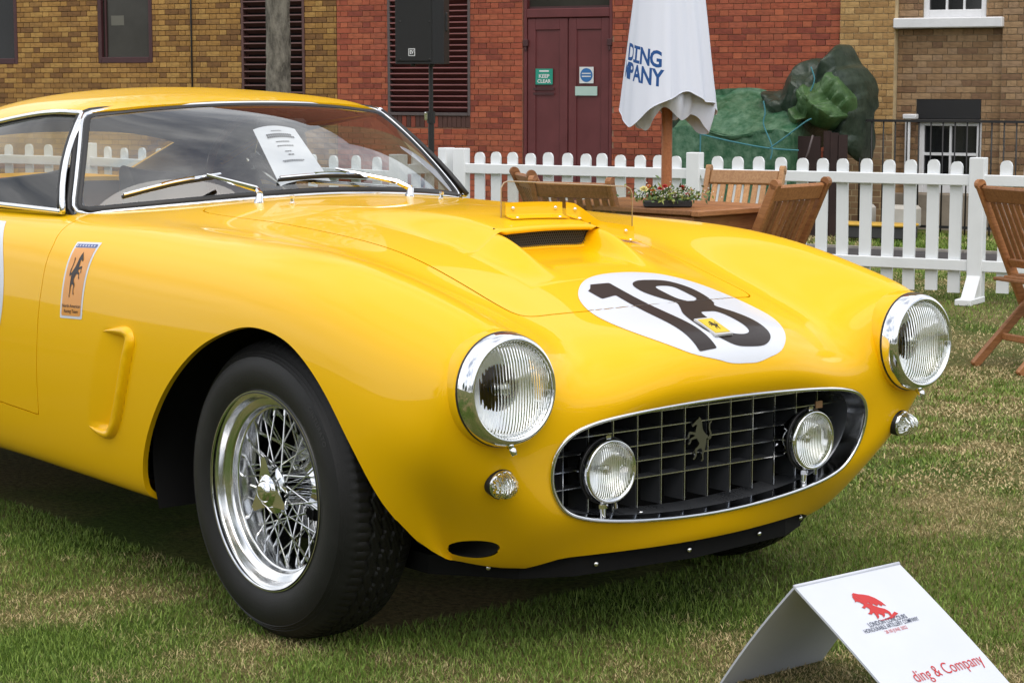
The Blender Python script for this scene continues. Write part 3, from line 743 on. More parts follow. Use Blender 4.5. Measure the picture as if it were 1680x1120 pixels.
# fog lamps in the mouth
for s in (-1, 1):
    f_ = empty('fog_lamp', (.640, s*.306, .422), 0, CAR); f_.rotation_euler = (0, 0, s*R(1.5))
    MB().lathe([(.012, .060), (.016, .063), (.013, .067), (.004, .069), (-.006, .0685), (-.012, .066), (-.03, .060), (-.055, .042), (-.065, .02), (-.066, .001)], 56).build('lamp_shell', MATS['chrome'], f_, True)
    MB().lathe([(-.003, .0695), (-.003, .0715), (-.010, .0715), (-.010, .0685)], 48).build('shell_seam', MATS['gasket'], f_, True)
    MB().lathe([(.012, .0605), (.017, .055), (.022, .035), (.024, .012), (.0242, .0002)], 48).build('lens', MATS['fog_glass'], f_, True)
    MB().lathe([(.0105, .060), (-.008, .050), (-.025, .033), (-.034, .012), (-.0345, .0003)], 48).build('reflector_bowl', MATS['reflector'], f_, True)
    MB().lathe([(-.03, .006), (-.012, .008), (-.004, .012), (.002, .010), (.004, .0004)], 16).build('bulb_shield', MATS['bulb'], f_, True)
    sm = MB(); sm.tube([(-.018, 0, -.055), (-.018, 0, -.075)], .008, 10); sm.tube([(-.018, 0, -.073), (-.018, 0, -.082)], .012, 6); sm.tube([(-.018, 0, -.082), (-.018, 0, -.108)], .008, 10); sm.tube([(.0, .018, -.066), (-.004, .024, -.082)], .005, 8)
    sm.build('lamp_bracket', MATS['chrome'], f_, True, 40)
    MB().box((-.002, 0, .072), (.012, .014, .008), bev=.002).build('shell_clip', MATS['chrome'], f_)
MB().lathe([(0, .006), (.002, .006), (.003, .002), (.003, .0003)], 10, axisframe((.625-.6, -.20, .318-.42), (0, 0, 1))).build('duct_screw', MATS['chrome'], GRILLE, True)
MB().box((.02, .355, .075), (.003, .022, .016)).build('duct_tag', plain('tag_tan', (.45, .25, .12), .6), GRILLE)

# ------------------------------------------------------------------ under the nose
up_ = MB()
ed = [(-.5, -.56), (.34, -.55), (.43, -.48), (.50, -.43), (.555, -.32), (.588, 0), (.555, .32), (.50, .43), (.43, .48), (.34, .55), (-.5, .56)]
up_.prism([(x, y) for x, y in ed], .042, Matrix.Translation((0, 0, .184)))
up_.box((-1.9, 0, .26), (2.6, 1.10, .05))
up_.build('undertray', MATS['under'], CAR)
for y in (-.47, -.27, -.02, .22, .42):
    xx = float(np.interp(abs(y), [0, .32, .43, .48], [.588, .555, .50, .43])); MB().lathe([(0, .006), (.004, .006), (.006, .003), (.0065, .0004)], 12, axisframe((xx+.001, y, .205), (1, 1.2*y, .1))).build('tray_bolt', MATS['chrome'], CAR, True)
for s in (-1, 1):
    # wheel housings and the duct tube
    for (cx_, r_) in ((0.02, .47), (-2.4, .44)):
        hs = MB()
        pts = [(cx_+r_*math.cos(a)*1.12, .335+r_*.80*math.sin(a)) for a in np.linspace(R(2), R(198), 30)]
        Vh = [(x, s*(.735-.22*float(np.clip((x-.28)/.3, 0, 1))), z) for x, z in pts]+[(x, s*.40, z) for x, z in pts]; n_ = len(pts)
        hs.add(Vh, [(i, i+1, i+1+n_, i+n_) for i in range(n_-1)]+[tuple(range(n_, 2*n_))])
        hs.build('wheel_housing', MATS['under'], CAR, True, 40)
    pts = [(y, z) for y, z in DUCT]
    Vd = [(front_hit(s*y, z)[0].x-.006 if front_hit(s*y, z)[0] else .6, s*y, z) for y, z in pts]; n_ = len(pts)
    Vd2 = [(x-.10, y, z) for x, y, z in Vd]
    obj('brake_duct', Vd+Vd2, [(i, (i+1) % n_, (i+1) % n_+n_, i+n_) for i in range(n_)]+[tuple(range(n_, 2*n_))], MATS['dark_duct'], CAR, True, sharp=40)
# suspension and exhaust glimpsed behind the wheel
ch = MB(); ch.tube([(-.10, -.30, .26), (.0, -.62, .27)], .018, 8); ch.tube([(.12, -.30, .25), (.0, -.62, .27)], .018, 8); ch.tube([(.0, -.56, .33), (.0, -.40, .33)], .05, 12)
ch.build('suspension_arm', MATS['under'], CAR, True, 40)
for y in (-.62, -.55): 
    MB().tube([(-.62, y*.85, .215), (-1.4, y*.85, .205), (-2.2, y*.85, .205)], .026, 12).build('exhaust_pipe', plain('exhaust_steel', (.08, .075, .07), .5, metal=.8) if 'exhaust_steel' not in MATS else MATS['exhaust_steel'], CAR, True, 40)

# ------------------------------------------------------------------ flank vent
vo = [(-.627,.633),(-.53,.645),(-.500,.640),(-.492,.615),(-.52,.56),(-.565,.475),(-.615,.405),(-.645,.378),(-.690,.370),(-.742,.388)]
for s in (-1, 1):
    # raised lip: a bar swept up the front edge with two tapering ends
    path = [(-.635,.6335),(-.575,.639),(-.525,.641),(-.503,.626),(-.515,.590),(-.540,.530),(-.572,.465),(-.608,.410),(-.642,.384),(-.690,.380),(-.742,.3885)]
    rad = [.0015,.009,.014,.0165,.0175,.0175,.0175,.017,.0145,.009,.0015]
    cp = curve2([(x, z, r_) for (x, z), r_ in zip(path, rad)], 6, closed=False)
    rowsv = []
    for i in range(len(cp)):
        t = cp[min(i+1, len(cp)-1), :2]-cp[max(i-1, 0), :2]; t /= np.linalg.norm(t); nrm = np.array([t[1], -t[0]])
        if nrm[0] < 0 and False: nrm = -nrm
        rw = []
        for u in np.linspace(-1, 1, 9):
            q = cp[i, :2]+nrm*u*cp[i, 2]*1.0; hp, hn = side_hit(q[0], q[1], s); hp = Vector((hp.x, s*max(abs(hp.y), abs(side_hit(-.47, q[1], s)[0].y)-.002) if abs(u) < .99 else hp.y, hp.z))
            rise = cp[i, 2]*1.05*math.sqrt(max(0, 1-u*u))*(1.0)-.0012
            rw.append((hp.x, hp.y+s*rise, hp.z))
        rowsv.append(rw)
    v_ = sheet('vent_lip', np.array(rowsv), MATS['paint'], CAR, flip=(s > 0))
    # sunken floor of the vent behind the lip
    gv = []
    for a_, b_ in zip(curve2([(-.655,.632),(-.69,.55),(-.73,.46),(-.755,.392)], 6, closed=False), curve2([(-.522,.628),(-.545,.55),(-.583,.46),(-.645,.392)], 6, closed=False)):
        rw = []
        for t in np.linspace(0, 1, 9):
            q = a_+(b_-a_)*t; hp, hn = side_hit(q[0], q[1], s); rw.append((hp.x, hp.y+s*(.0015-.0025*t*0), hp.z))
        gv.append(rw)

# ------------------------------------------------------------------ wheels
plain('rubber_text', (.030, .030, .030), .6)
def text_tris(s, size=1.0, bold=0.0, align='CENTER', spacing=1.0):
    c = bpy.data.curves.new('txt', 'FONT'); c.body = s; c.size = size; c.align_x = align; c.align_y = 'CENTER'; c.offset = bold*size; c.resolution_u = 3; c.space_character = spacing
    o = bpy.data.objects.new('txt', c); me = o.to_mesh()
    V = np.array([v.co[:] for v in me.vertices]); F = [tuple(p.vertices) for p in me.polygons]
    o.to_mesh_clear(); bpy.data.objects.remove(o); bpy.data.curves.remove(c)
    return (V[:, :2] if len(V) else np.zeros((0, 2))), F
def tyre_mesh():
    n_, r0 = 384, .335
    prof = [(-.006, .2165), (-.001, .222), (-.005, .232), (-.0085, .246), (-.0100, .262), (-.0090, .276), (-.0060, .288), (-.0025, .2960), (-.0035, .2970), (-.0010, .2985), (.0020, .3015), (.0012, .3025), (.0036, .3040), (.0070, .3075), (.0064, .3085), (.0095, .3105), (.0135, .3145), (.0200, .3205)]
    cr_ = [(a, .3350-.0095*abs((a-.095)/.070)**2.6) for a in np.linspace(.026, .164, 46)]
    back = [(.172, .318), (.184, .305), (.192, .28), (.190, .25), (.184, .222)]
    P = prof+cr_+back; k = len(P); V = np.zeros((n_, k, 3))
    for i in range(n_):
        th = 2*math.pi*i/n_; zz = 2*abs(((i % 8)/8.0)-.5)           # zigzag phase
        for j, (a, r_) in enumerate(P):
            rr = r_
            if len(prof) <= j < len(prof)+46:
                d = 0.0
                for c_ in (.056, .082, .108, .134):
                    if abs(a-c_-(zz-.5)*.008) < .0024: d = .0055
                if (a < .048 or a > .142) and (i % 4) == 0: d = .0026
                if .048 < a < .142 and (i+int(a*900)) % 4 == 0: d = .0022
                rr -= d
            elif j == len(prof)-1 and (i % 4) == 0: rr -= .0010
            V[i, j] = (a, rr*math.cos(th), rr*math.sin(th))
    I = np.arange(n_*k).reshape(n_, k); J = np.roll(I, -1, 0)
    F = np.stack([I[:, :-1], I[:, 1:], J[:, 1:], J[:, :-1]], -1).reshape(-1, 4)
    return make_mesh('tyre', V.reshape(-1, 3), F, MATS['rubber'], True, sharp=35)
RIMP = [(-.001, .2165), (-.004, .2195), (-.004, .2215), (-.0005, .2222), (.002, .2195), (.003, .213), (.005, .2085), (.010, .2065), (.019, .2050), (.023, .2030), (.0255, .197), (.028, .190), (.030, .1865), (.034, .1850), (.041, .1840), (.0445, .1825), (.046, .1790), (.049, .1782), (.075, .178), (.105, .180), (.125, .196), (.165, .205), (.178, .215), (.183, .222)]
def wheel_meshes():
    T = {}
    T['tyre'] = tyre_mesh()
    T['rim'] = MB().lathe(RIMP, 96).mesh('rim', MATS['alloy'], True, 40)
    T['hub'] = MB().lathe([(.012, .0003), (.012, .026), (.014, .030), (.017, .036), (.02, .046), (.023, .052), (.029, .052), (.04, .038), (.10, .038), (.12, .055), (.127, .067), (.136, .067), (.14, .04)], 48).mesh('hub', MATS['chrome'], True, 40)
    T['brake'] = MB().lathe([(.15, .05), (.148, .085), (.152, .088), (.155, .09), (.155, .135), (.165, .135), (.165, .05)], 48).mesh('brake_disc', MATS['alloy'], True, 40)
    sp = MB(); cap = [(-.010, .0003), (-.010, .012), (-.008, .019), (-.004, .0225), (-.001, .024), (.001, .030), (.006, .036), (.016, .038), (.028, .037)]
    T['cap'] = MB().lathe(cap, 40).mesh('spinner_cap', MATS['chrome'], True, 35)
    ear = [(-.024, .026), (-.017, .045), (-.010, .066), (-.006, .075), (.006, .075), (.010, .066), (.018, .045), (.026, .026)]
    em = MB(); em.prism(ear, .009, frame((.006, 0, 0), (0, 1, 0), (0, 0, 1), (1, 0, 0)))
    T['ear'] = em.mesh('spinner_ear', MATS['chrome'])
    return T
WT = wheel_meshes()
def spokes(hub_r, hub_a, rim_r, rim_a, n_, off, lean):
    out = []
    for i in range(n_):
        a0 = 2*math.pi*(i+off)/n_; a1 = a0+(lean if i % 2 == 0 else -lean)
        out.append(((hub_a, hub_r*math.cos(a1), hub_r*math.sin(a1)), (rim_a+(.004 if i % 2 else 0), rim_r*math.cos(a0), rim_r*math.sin(a0))))
    return out
SPK = spokes(.048, .026, .178, .058, 24, 0, .62)+spokes(.064, .132, .178, .072, 24, .5, .80)+spokes(.064, .130, .178, .090, 24, .25, .55)
def add_wheel(x, s, z, full=True, steer=0.0):
    w_ = empty('wheel', (x, s*.744, z), 0, CAR)
    w_.rotation_euler = (0, 0, (math.pi/2 if s < 0 else -math.pi/2)+steer)     # local x points into the car
    inst('tyre', WT['tyre'], w_); inst('rim', WT['rim'], w_); inst('hub', WT['hub'], w_)
    if not full: return
    tv, tf = text_tris('CINTURATO', 1.0, .02, align='LEFT', spacing=1.25); k_ = .0150
    obj('tyre_lettering', [(-.0100+.22*(max(0, .2835+y*k_-.274)), (.2835+y*k_)*math.cos(R(132)+x*k_/.29), (.2835+y*k_)*math.sin(R(132)+x*k_/.29)) for x, y in tv], tf, MATS['rubber_text'], w_, False)
    inst('brake_disc', WT['brake'], w_); inst('spinner_cap', WT['cap'], w_)
    for a in (R(80), R(200), R(320)):
        inst('spinner_ear', WT['ear'], w_, Matrix.Rotation(a-R(90), 4, 'X'))
    for p, q in SPK:
        p = Vector(p); q = Vector(q); d = (q-p); nip = q-d.normalized()*.016
        b = MB(); b.tube([p, q], .0019, 6); b.tube([nip, q+d.normalized()*.002], .0038, 6)
        b.build('spoke', MATS['steel_wire'], w_, True, 40)
add_wheel(0, -1, .335); add_wheel(0, 1, .335, False); add_wheel(-2.4, -1, .335, False); add_wheel(-2.4, 1, .335, False)
# ------------------------------------------------------------------ numbers, badges and stickers on the skin
BNv = [Vector(n_) for n_ in BN]; BVv = [Vector(v) for v in BV]
def skin_normal(hit):
    loc, _, idx, _ = hit
    f = BF[idx]; ws_ = [1/((BVv[i]-loc).length+1e-5) for i in f]; n_ = Vector((0, 0, 0))
    for i, w_ in zip(f, ws_): n_ += BNv[i]*w_
    return n_.normalized()
def cast_top(a, b): return BVH.ray_cast(Vector((a, b, 2)), Vector((0, 0, -1)))
def cast_side(s): return lambda a, b: BVH.ray_cast(Vector((a, s*2, b)), Vector((0, -s, 0)))
def skin_patch(lo, hi, step, caster):
    """fine grid fitted to the skin; columns 3:5 keep the flat coordinates"""
    na = max(2, int((hi[0]-lo[0])/step)+1); nb = max(2, int((hi[1]-lo[1])/step)+1)
    V = []; Nn = []; UVs = []
    for a in np.linspace(lo[0], hi[0], na):
        for b in np.linspace(lo[1], hi[1], nb):
            h = caster(a, b)
            if h[0] is None: V.append((a, 0, b)); Nn.append((0, 0, 1)); UVs.append((a, b)); continue
            V.append(tuple(h[0])); Nn.append(tuple(skin_normal(h))); UVs.append((a, b))
    V = np.array(V); Nn = np.array(Nn)
    return V, Nn, [tuple(f) for f in orient(V, grid_faces(na, nb), Nn)]
AX_TOP, AX_SIDE = [0, 1], [0, 2]
def decal(name, patch, poly, axes, mat, parent, off, holes=(), extra=None):
    mesh = patch
    if extra is not None: mesh = clip(mesh, extra, 1)
    if poly is not None: mesh = clip(mesh, lambda V: polydist(V[:, axes], poly), 1)
    for h in holes: mesh = clip(mesh, lambda V: polydist(V[:, axes], h), -1)
    return put(name, mesh, mat, parent, off)
HT = skin_patch((.27, -.24), (.735, .29), .0045, cast_top)
gap = lambda V: np.where(V[:, 2] > .585, np.abs(g_hood(V))-.0022, -1)
RND = curve2([(.292,.03),(.305,.13),(.36,.215),(.45,.255),(.55,.255),(.64,.215),(.69,.16),(.706,.09),(.7085,.03),(.704,-.04),(.68,-.13),(.61,-.19),(.50,-.208),(.41,-.185),(.345,-.13),(.305,-.06)], 6)
rd = decal('number_roundel', HT, RND, AX_TOP, MATS['decal_white'], CAR, .0012, extra=gap)
ONE = [(.346,-.100),(.349,-.047),(.520,-.043),(.687,-.040),(.688,-.092),(.52,-.088),(.412,-.083),(.420,-.130),(.374,-.131),(.366,-.118)]
E8 = curve2([(.348,.066),(.357,.125),(.395,.158),(.445,.160),(.490,.143),(.515,.125),(.56,.142),(.61,.152),(.66,.148),(.685,.115),(.690,.065),(.682,.01),(.645,-.025),(.60,-.025),(.55,-.008),(.512,.018),(.48,.035),(.45,.018),(.41,.001),(.372,.005),(.352,.03)], 6)
H1 = curve2([(.389,.058),(.383,.085),(.392,.112),(.43,.118),(.462,.116),(.478,.088),(.464,.062),(.42,.056)], 5)
H2 = curve2([(.553,.044),(.548,.07),(.556,.094),(.61,.098),(.652,.092),(.662,.06),(.648,.022),(.60,.028)], 5)
decal('digit_one', HT, ONE, AX_TOP, MATS['decal_black'], rd, .0022, extra=gap)
decal('digit_eight', HT, E8, AX_TOP, MATS['decal_black'], rd, .0022, holes=(H1, H2), extra=gap)
# enamel badge on the nose: yellow plate in a silver frame with a small black horse
bp0 = drop(.632, .003); n_ = bp0[1] if bp0[1].z > 0 else -bp0[1]
rt_ = Vector((0, 1, 0)); upv = Vector(n_).cross(rt_)*1.0
if upv.x > 0: upv = -upv
upv.normalize(); Mb = frame(Vector(bp0[0])+Vector(n_)*.0005, rt_, upv, n_)
def rbox(w_, h_): return [(-w_/2, -h_/2), (w_/2, -h_/2), (w_/2, h_/2), (-w_/2, h_/2)]
bd = MB(); bd.prism(rbox(.052, .074), .005, Mb); bdg = bd.build('nose_badge', MATS['decal_silver'], CAR)
bd = MB(); bd.prism(rbox(.042, .060), .0065, Mb); bd.build('badge_field', MATS['decal_yellow'], bdg)
bd = MB(); bd.prism([((x-.45)*.030, (y-.5)*.036) for x, y in HORSE], .0072, Mb); bd.build('badge_horse', MATS['decal_black'], bdg)
# team sticker on the right wing
for s in (-1, 1):
    cs = cast_side(s); SP = skin_patch((-.875, .63), (-.715, .86), .004, cs)
    q0 = [(-.849, .6475), (-.740, .6525), (-.742, .836), (-.851, .832)]
    def ins_(p, d): c_ = np.mean(q0, 0); return [tuple(c_+(np.array(v)-c_)*np.array([1-2*d/.11, 1-2*d/.185])) for v in q0]
    st_ = decal('team_sticker', SP, ins_(q0, .0), AX_SIDE, MATS['decal_white'], CAR, .0008)
    fx = lambda u, v: ((1-v)*((1-u)*np.array(q0[0])+u*np.array(q0[1]))+v*((1-u)*np.array(q0[3])+u*np.array(q0[2])))
    def quad(u0, v0, u1, v1): return [tuple(fx(u0, v0)), tuple(fx(u1, v0)), tuple(fx(u1, v1)), tuple(fx(u0, v1))]
    decal('sticker_field', SP, quad(.07, .035, .93, .925), AX_SIDE, MATS['decal_orange'], st_, .0014)
    decal('sticker_band', SP, quad(.07, .930, .93, .975), AX_SIDE, MATS['decal_blue'], st_, .0014)
    def on_skin(name, P2, F, mat, par, off):
        Vv = []
        for a, b in P2:
            h = cs(a, b); nn = skin_normal(h); Vv.append(np.array(h[0])+np.array(nn)*off)
        o_ = obj(name, Vv, F, mat, par, False); return o_
    hs_ = [fx(.5+(-s)*((x-.45)*.62*-1+(y-.5)*.10), .575+(y-.5)*.60) for x, y in HORSE]
    on_skin('sticker_horse', [tuple(p) for p in hs_], [tuple(range(len(hs_)))], MATS['decal_black'], st_, .0022)
    for txt, v in (('North American', .165), ('Racing Team', .095)):
        tv, tf = text_tris(txt, 1.0, .012)
        wdt = tv[:, 0].max()-tv[:, 0].min()
        sc_ = (.80 if 'North' in txt else .62)/wdt
        on_skin('sticker_text', [fx(.5+(-s)*x*sc_, v+y*.062) for x, y in tv], tf, MATS['decal_black'], st_, .002)
    # star row in the blue band
    for k_ in range(7):
        u0 = .13+k_*.115; pts = [fx(u0+.5*.09*math.cos(a)*(1 if i % 2 == 0 else .45), .952+.016*math.sin(a)*(1 if i % 2 == 0 else .45)) for i, a in enumerate(np.linspace(R(90), R(450), 10, endpoint=False))]
        on_skin('band_star', pts, [tuple(range(10))], MATS['decal_white'], st_, .002)
    # number on the door
    DP = skin_patch((-1.62, .46), (-1.13, .86), .007, cs)
    rc_ = [(-1.378+.228*math.cos(a), .675+.205*math.sin(a)) for a in np.linspace(0, 2*math.pi, 72, endpoint=False)]
    dr_ = decal('number_roundel', DP, rc_, AX_SIDE, MATS['decal_white'], CAR, .001)
    mp1 = lambda pts: [(-1.378+(-s)*(p[1]-.03)*1.0, .675-(p[0]-.51)*.95) for p in pts]
    decal('digit_one', DP, mp1(ONE), AX_SIDE, MATS['decal_black'], dr_, .002)
    decal('digit_eight', DP, mp1(E8), AX_SIDE, MATS['decal_black'], dr_, .002, holes=(mp1(H1), mp1(H2)))

# ------------------------------------------------------------------ entry sheet lying behind the windscreen
pc = [np.array(p) for p in ((-.965, -.070, .945), (-.990, .112, .952), (-1.145, .096, 1.094), (-1.14, -.045, 1.094))]
def pq(u, v, off=0.0):
    p = (1-v)*((1-u)*pc[0]+u*pc[1])+v*((1-u)*pc[3]+u*pc[2]); p = p+np.array([-.006, 0, .010])*4*u*(1-u)
    return p+np.array([.6, 0, .8])*off
PSH = empty('entry_sheet', tuple(pc[0]))
tag(PSH, 'white printed sheet of paper propped inside the windscreen of the yellow car', 'paper')
Gp = np.array([[pq(u, v) for v in np.linspace(0, 1, 9)] for u in np.linspace(0, 1, 9)])-pc[0]
sheet('paper', Gp, MATS['paper'], PSH)
for v, u0, u1, h in [(.90, .38, .62, .006), (.835, .22, .80, .016), (.795, .22, .84, .016), (.70, .36, .66, .008), (.625, .34, .70, .008), (.52, .44, .58, .008), (.46, .47, .60, .008), (.36, .28, .74, .006), (.34, .30, .70, .005)]:
    nseg = max(2, int((u1-u0)/.045)); o_ = MB()
    us_ = np.linspace(u0, u1, nseg+1)
    for k_ in range(nseg):
        a, b = us_[k_], us_[k_+1]-.010
        o_.add([pq(a, v-h, .002)-pc[0], pq(b, v-h, .002)-pc[0], pq(b, v+h, .002)-pc[0], pq(a, v+h, .002)-pc[0]], [(0, 1, 2, 3)])
    tag(o_.build('print_line', MATS['ink'], PSH), kind='stuff')

# ------------------------------------------------------------------ folded white sign board on the grass
plain('board', (.60, .63, .70), .45, noise=.03, nscale=6); plain('board_text', (.03, .04, .08), .6); plain('board_red', (.50, .02, .02), .55); plain('board_edge', (.66, .68, .70), .6)
SA, SB, SH = np.array([1.103, -.232]), np.array([1.099, .080]), .252
SIGN = empty('sign_board', (1.10, -.08, 0))
tag(SIGN, 'white folded tent sign with red dragon emblem, on the grass before the car', 'sign')
so_ = np.array([1.10, -.08, 0])
dfront = np.array([.400, 0.0, -SH-.018]); dback = np.array([-.225, .01, -SH-.01]); th = .0045
def board(name, A, B, d):
    ln = np.linalg.norm(d); dn = d/ln; e = (B-A)/np.linalg.norm(B-A); n_ = np.cross(e, dn); n_ *= np.sign(n_[2])
    V = []; nn_ = 14
    for t in np.linspace(0, 1, nn_):
        for p in (A, B):
            bow = n_*(.006*math.sin(math.pi*t)); V += [p+d*t+bow, p+d*t+bow-n_*th]
    F = []
    for i in range(nn_-1):
        a = i*4; F += [(a, a+2, a+6, a+4), (a+1, a+5, a+7, a+3), (a, a+4, a+5, a+1), (a+2, a+3, a+7, a+6)]
    F += [(0, 1, 3, 2), ((nn_-1)*4, (nn_-1)*4+2, (nn_-1)*4+3, (nn_-1)*4+1)]
    obj(name, np.array(V)-so_, F, MATS['board'], SIGN, False)
    return e, dn, n_
RA = np.array([SA[0], SA[1], SH]); RB = np.array([SB[0], SB[1], SH])
eF, dF, nF = board('front_panel', RA, RB, dfront); board('back_panel', RA-[.001, 0, 0], RB-[.001, 0, 0], dback)
MB().tube([RA-so_+[0, .0, -.001], RB-so_+[0, 0, -.001]], .0042, 8).build('fold', MATS['board'], SIGN, True)
LF = np.linalg.norm(dfront)
def sg(u, v, off=.001):
    """u across from the left edge, v down from the fold, both in metres"""
    return RA+eF*u+dF*v+nF*(off+.006*math.sin(math.pi*min(max(v/LF, 0), 1)))-so_
def sign_text(name, s, u, v, size, mat, bold=0.0, width=None):
    tv, tf = text_tris(s, 1.0, bold); w_ = tv[:, 0].max()-tv[:, 0].min(); k_ = size if width is None else width/w_
    obj(name, [sg(u+x*k_, v-y*size*1.0, .0012) for x, y in tv], tf, mat, SIGN, False)
sign_text('sign_text', 'LONDON CONCOURS', .147, .133, .0165, MATS['board_text'], .006, .112)
sign_text('sign_text', 'HONOURABLE ARTILLERY COMPANY', .147, .1455, .0145, MATS['board_text'], .006, .160)
sign_text('sign_text', '28-30 JUNE 2022', .148, .1585, .0115, MATS['board_red'], 0, .064)
sign_text('sign_text', 'ding & Company', .190, .273, .040, MATS['board_red'], -.004, .205)
# the rampant dragon: wing, neck and head, forelegs, curled tail (three outlines)
DRG = [
 [(-.030,.052),(-.022,.056),(-.012,.050),(.000,.046),(.012,.040),(.022,.030),(.030,.016),(.033,.002),(.026,.008),(.020,.004),(.016,.012),(.009,.007),(.004,.016),(-.003,.012),(-.006,.022),(-.014,.022),(-.020,.032),(-.024,.042)],
 [(-.034,.046),(-.028,.050),(-.024,.040),(-.019,.030),(-.011,.022),(.000,.012),(.010,.003),(.022,-.004),(.028,-.014),(.026,-.024),(.018,-.026),(.020,-.018),(.012,-.014),(.006,-.022),(-.001,-.026),(.000,-.018),(-.006,-.012),(-.012,-.022),(-.020,-.026),(-.017,-.017),(-.016,-.006),(-.025,-.011),(-.033,-.006),(-.026,-.004),(-.017,.004),(-.021,.012),(-.029,.008),(-.034,.014),(-.027,.016),(-.022,.020),(-.027,.028),(-.033,.032),(-.039,.030),(-.035,.036)],
 [(.026,-.026),(.034,-.028),(.041,-.022),(.046,-.024),(.040,-.017),(.032,-.022),(.030,-.032),(.004,-.033),(-.024,-.031),(-.003,-.030)]]
for pts in DRG:
    P_ = [(.146+x*.95, .089-(y-.012)*.92) for x, y in pts]
    obj('dragon_emblem', [sg(u, v, .0012) for u, v in P_], [tuple(range(len(P_)))], MATS['board_red'], SIGN, False)
# ================================================================== the setting
TH = R(29)
XW = math.cos(TH)*RTH-math.sin(TH)*FWH            # along the building, to the right
NW = -(math.sin(TH)*RTH+math.cos(TH)*FWH)         # out of the building, towards the lawn
OW = np.array([CAM[0], CAM[1], 0])+FWH*23.5
def wp(X, n, z): return OW+XW*X+NW*n+np.array([0, 0, z])
def ray(px, py): return FW+RTH*(px-840)/FPX-UP*(py-560)/FPX
def wl(px, py, n=0.0):
    """wall coordinates (along, height) of a point measured in the photograph"""
    d = ray(px, py); t = ((OW+NW*n-CAM)@NW)/(d@NW); p = CAM+d*t
    return float((p-OW)@XW), float(p[2])
def wx(px, n=0.0): return wl(px, 135, n)[0]
def pxof(p):
    d = np.asarray(p, float)-CAM; z = d@FW; return 840+FPX*(d@RTH)/z, 560-FPX*(d@UP)/z
MW = frame((0, 0, 0), XW, -NW, (0, 0, 1))          # local x along, y into the wall, z up
RZW = math.atan2(XW[1], XW[0])
def wall_thing(name, label, cat, X, group=None, n=0.0, z=-.25):
    o = empty(name, tuple(wp(X, n, z)), RZW); tag(o, label, cat, group); o['_X'] = X; o['_n'] = n; o['_z'] = z
    return o
class WB(MB):
    """boxes given in wall coordinates relative to a wall thing"""
    def __init__(s, th): MB.__init__(s); s.X = th['_X']; s.n = th['_n']; s.z = th['_z']
    def wbox(s, x0, x1, n0, n1, z0, z1, bev=0.0):
        return s.box(((x0+x1)/2-s.X, -((n0+n1)/2-s.n), (z0+z1)/2-s.z), (x1-x0, abs(n1-n0), z1-z0), bev=bev)

# ------------------------------------------------------------------ ground
def ground_z(n): t = np.clip((8.2-n)/4.5, 0, 1); return -.25*t*t*(3-2*t)
def ground_mat():
    mt, n, b = nodes('ground_soil'); b.inputs['Roughness'].default_value = .95; b.inputs['Specular IOR Level'].default_value = .1
    t = N(n, 'TexCoord')
    a = N(n, 'TexNoise', Scale=1.1, Detail=5.0); c = N(n, 'TexNoise', Scale=55.0, Detail=6.0, Roughness=.7)
    r1 = N(n, 'ValToRGB'); r1.color_ramp.elements[0].position = .40; r1.color_ramp.elements[0].color = (.062, .098, .018, 1); r1.color_ramp.elements[1].position = .62; r1.color_ramp.elements[1].color = (.20, .16, .075, 1)
    r2 = N(n, 'ValToRGB'); r2.color_ramp.elements[0].position = .3; r2.color_ramp.elements[0].color = (.35, .35, .35, 1); r2.color_ramp.elements[1].position = .72; r2.color_ramp.elements[1].color = (1.5, 1.5, 1.4, 1)
    mx_ = N(n, 'Mix', data_type='RGBA', blend_type='MULTIPLY'); mx_.inputs[0].default_value = 1
    bp_ = N(n, 'Bump', Strength=.6, Distance=.02)
    n.links.new(t.outputs['Object'], a.inputs['Vector']); n.links.new(t.outputs['Object'], c.inputs['Vector'])
    n.links.new(a.outputs[0], r1.inputs[0]); n.links.new(c.outputs[0], r2.inputs[0]); n.links.new(r1.outputs[0], mx_.inputs[6]); n.links.new(r2.outputs[0], mx_.inputs[7])
    n.links.new(mx_.outputs[2], b.inputs['Base Color']); n.links.new(c.outputs[0], bp_.inputs['Height']); n.links.new(bp_.outputs[0], b.inputs['Normal'])
    return mt
ground_mat()
ns_ = np.concatenate([[-400, -60, -3], np.linspace(0, 9, 46), [11, 14, 18, 24, 30, 60, 150, 600]])
xs_ = np.concatenate([[-600, -150, -40], np.linspace(-14, 14, 29), [40, 150, 600]])
Gg = np.array([[wp(X, n, ground_z(n)) for X in xs_] for n in ns_])
tag(sheet('ground', Gg, MATS['ground_soil'], None, flip=True), kind='structure')
plain('asphalt', (.060, .058, .060), .85, noise=.25, nscale=9, bump=.5, bscale=220)
Ga = np.array([[wp(X, n, ground_z(n)+.006) for X in np.linspace(-30, 30, 31)] for n in np.linspace(2.75, 5.05, 12)])
tag(sheet('path', Ga, MATS['asphalt'], None, flip=True), kind='structure')
plain('kerb_stone', (.30, .28, .25), .9, noise=.2, nscale=8)
kb = MB()
for X in np.arange(-30, 30, .9):
    kb.beam(tuple(wp(X, 2.70, ground_z(2.7)-.01)), tuple(wp(X+.89, 2.70, ground_z(2.7)-.01)), .07, .08)
tag(kb.build('kerb', MATS['kerb_stone']), kind='structure')

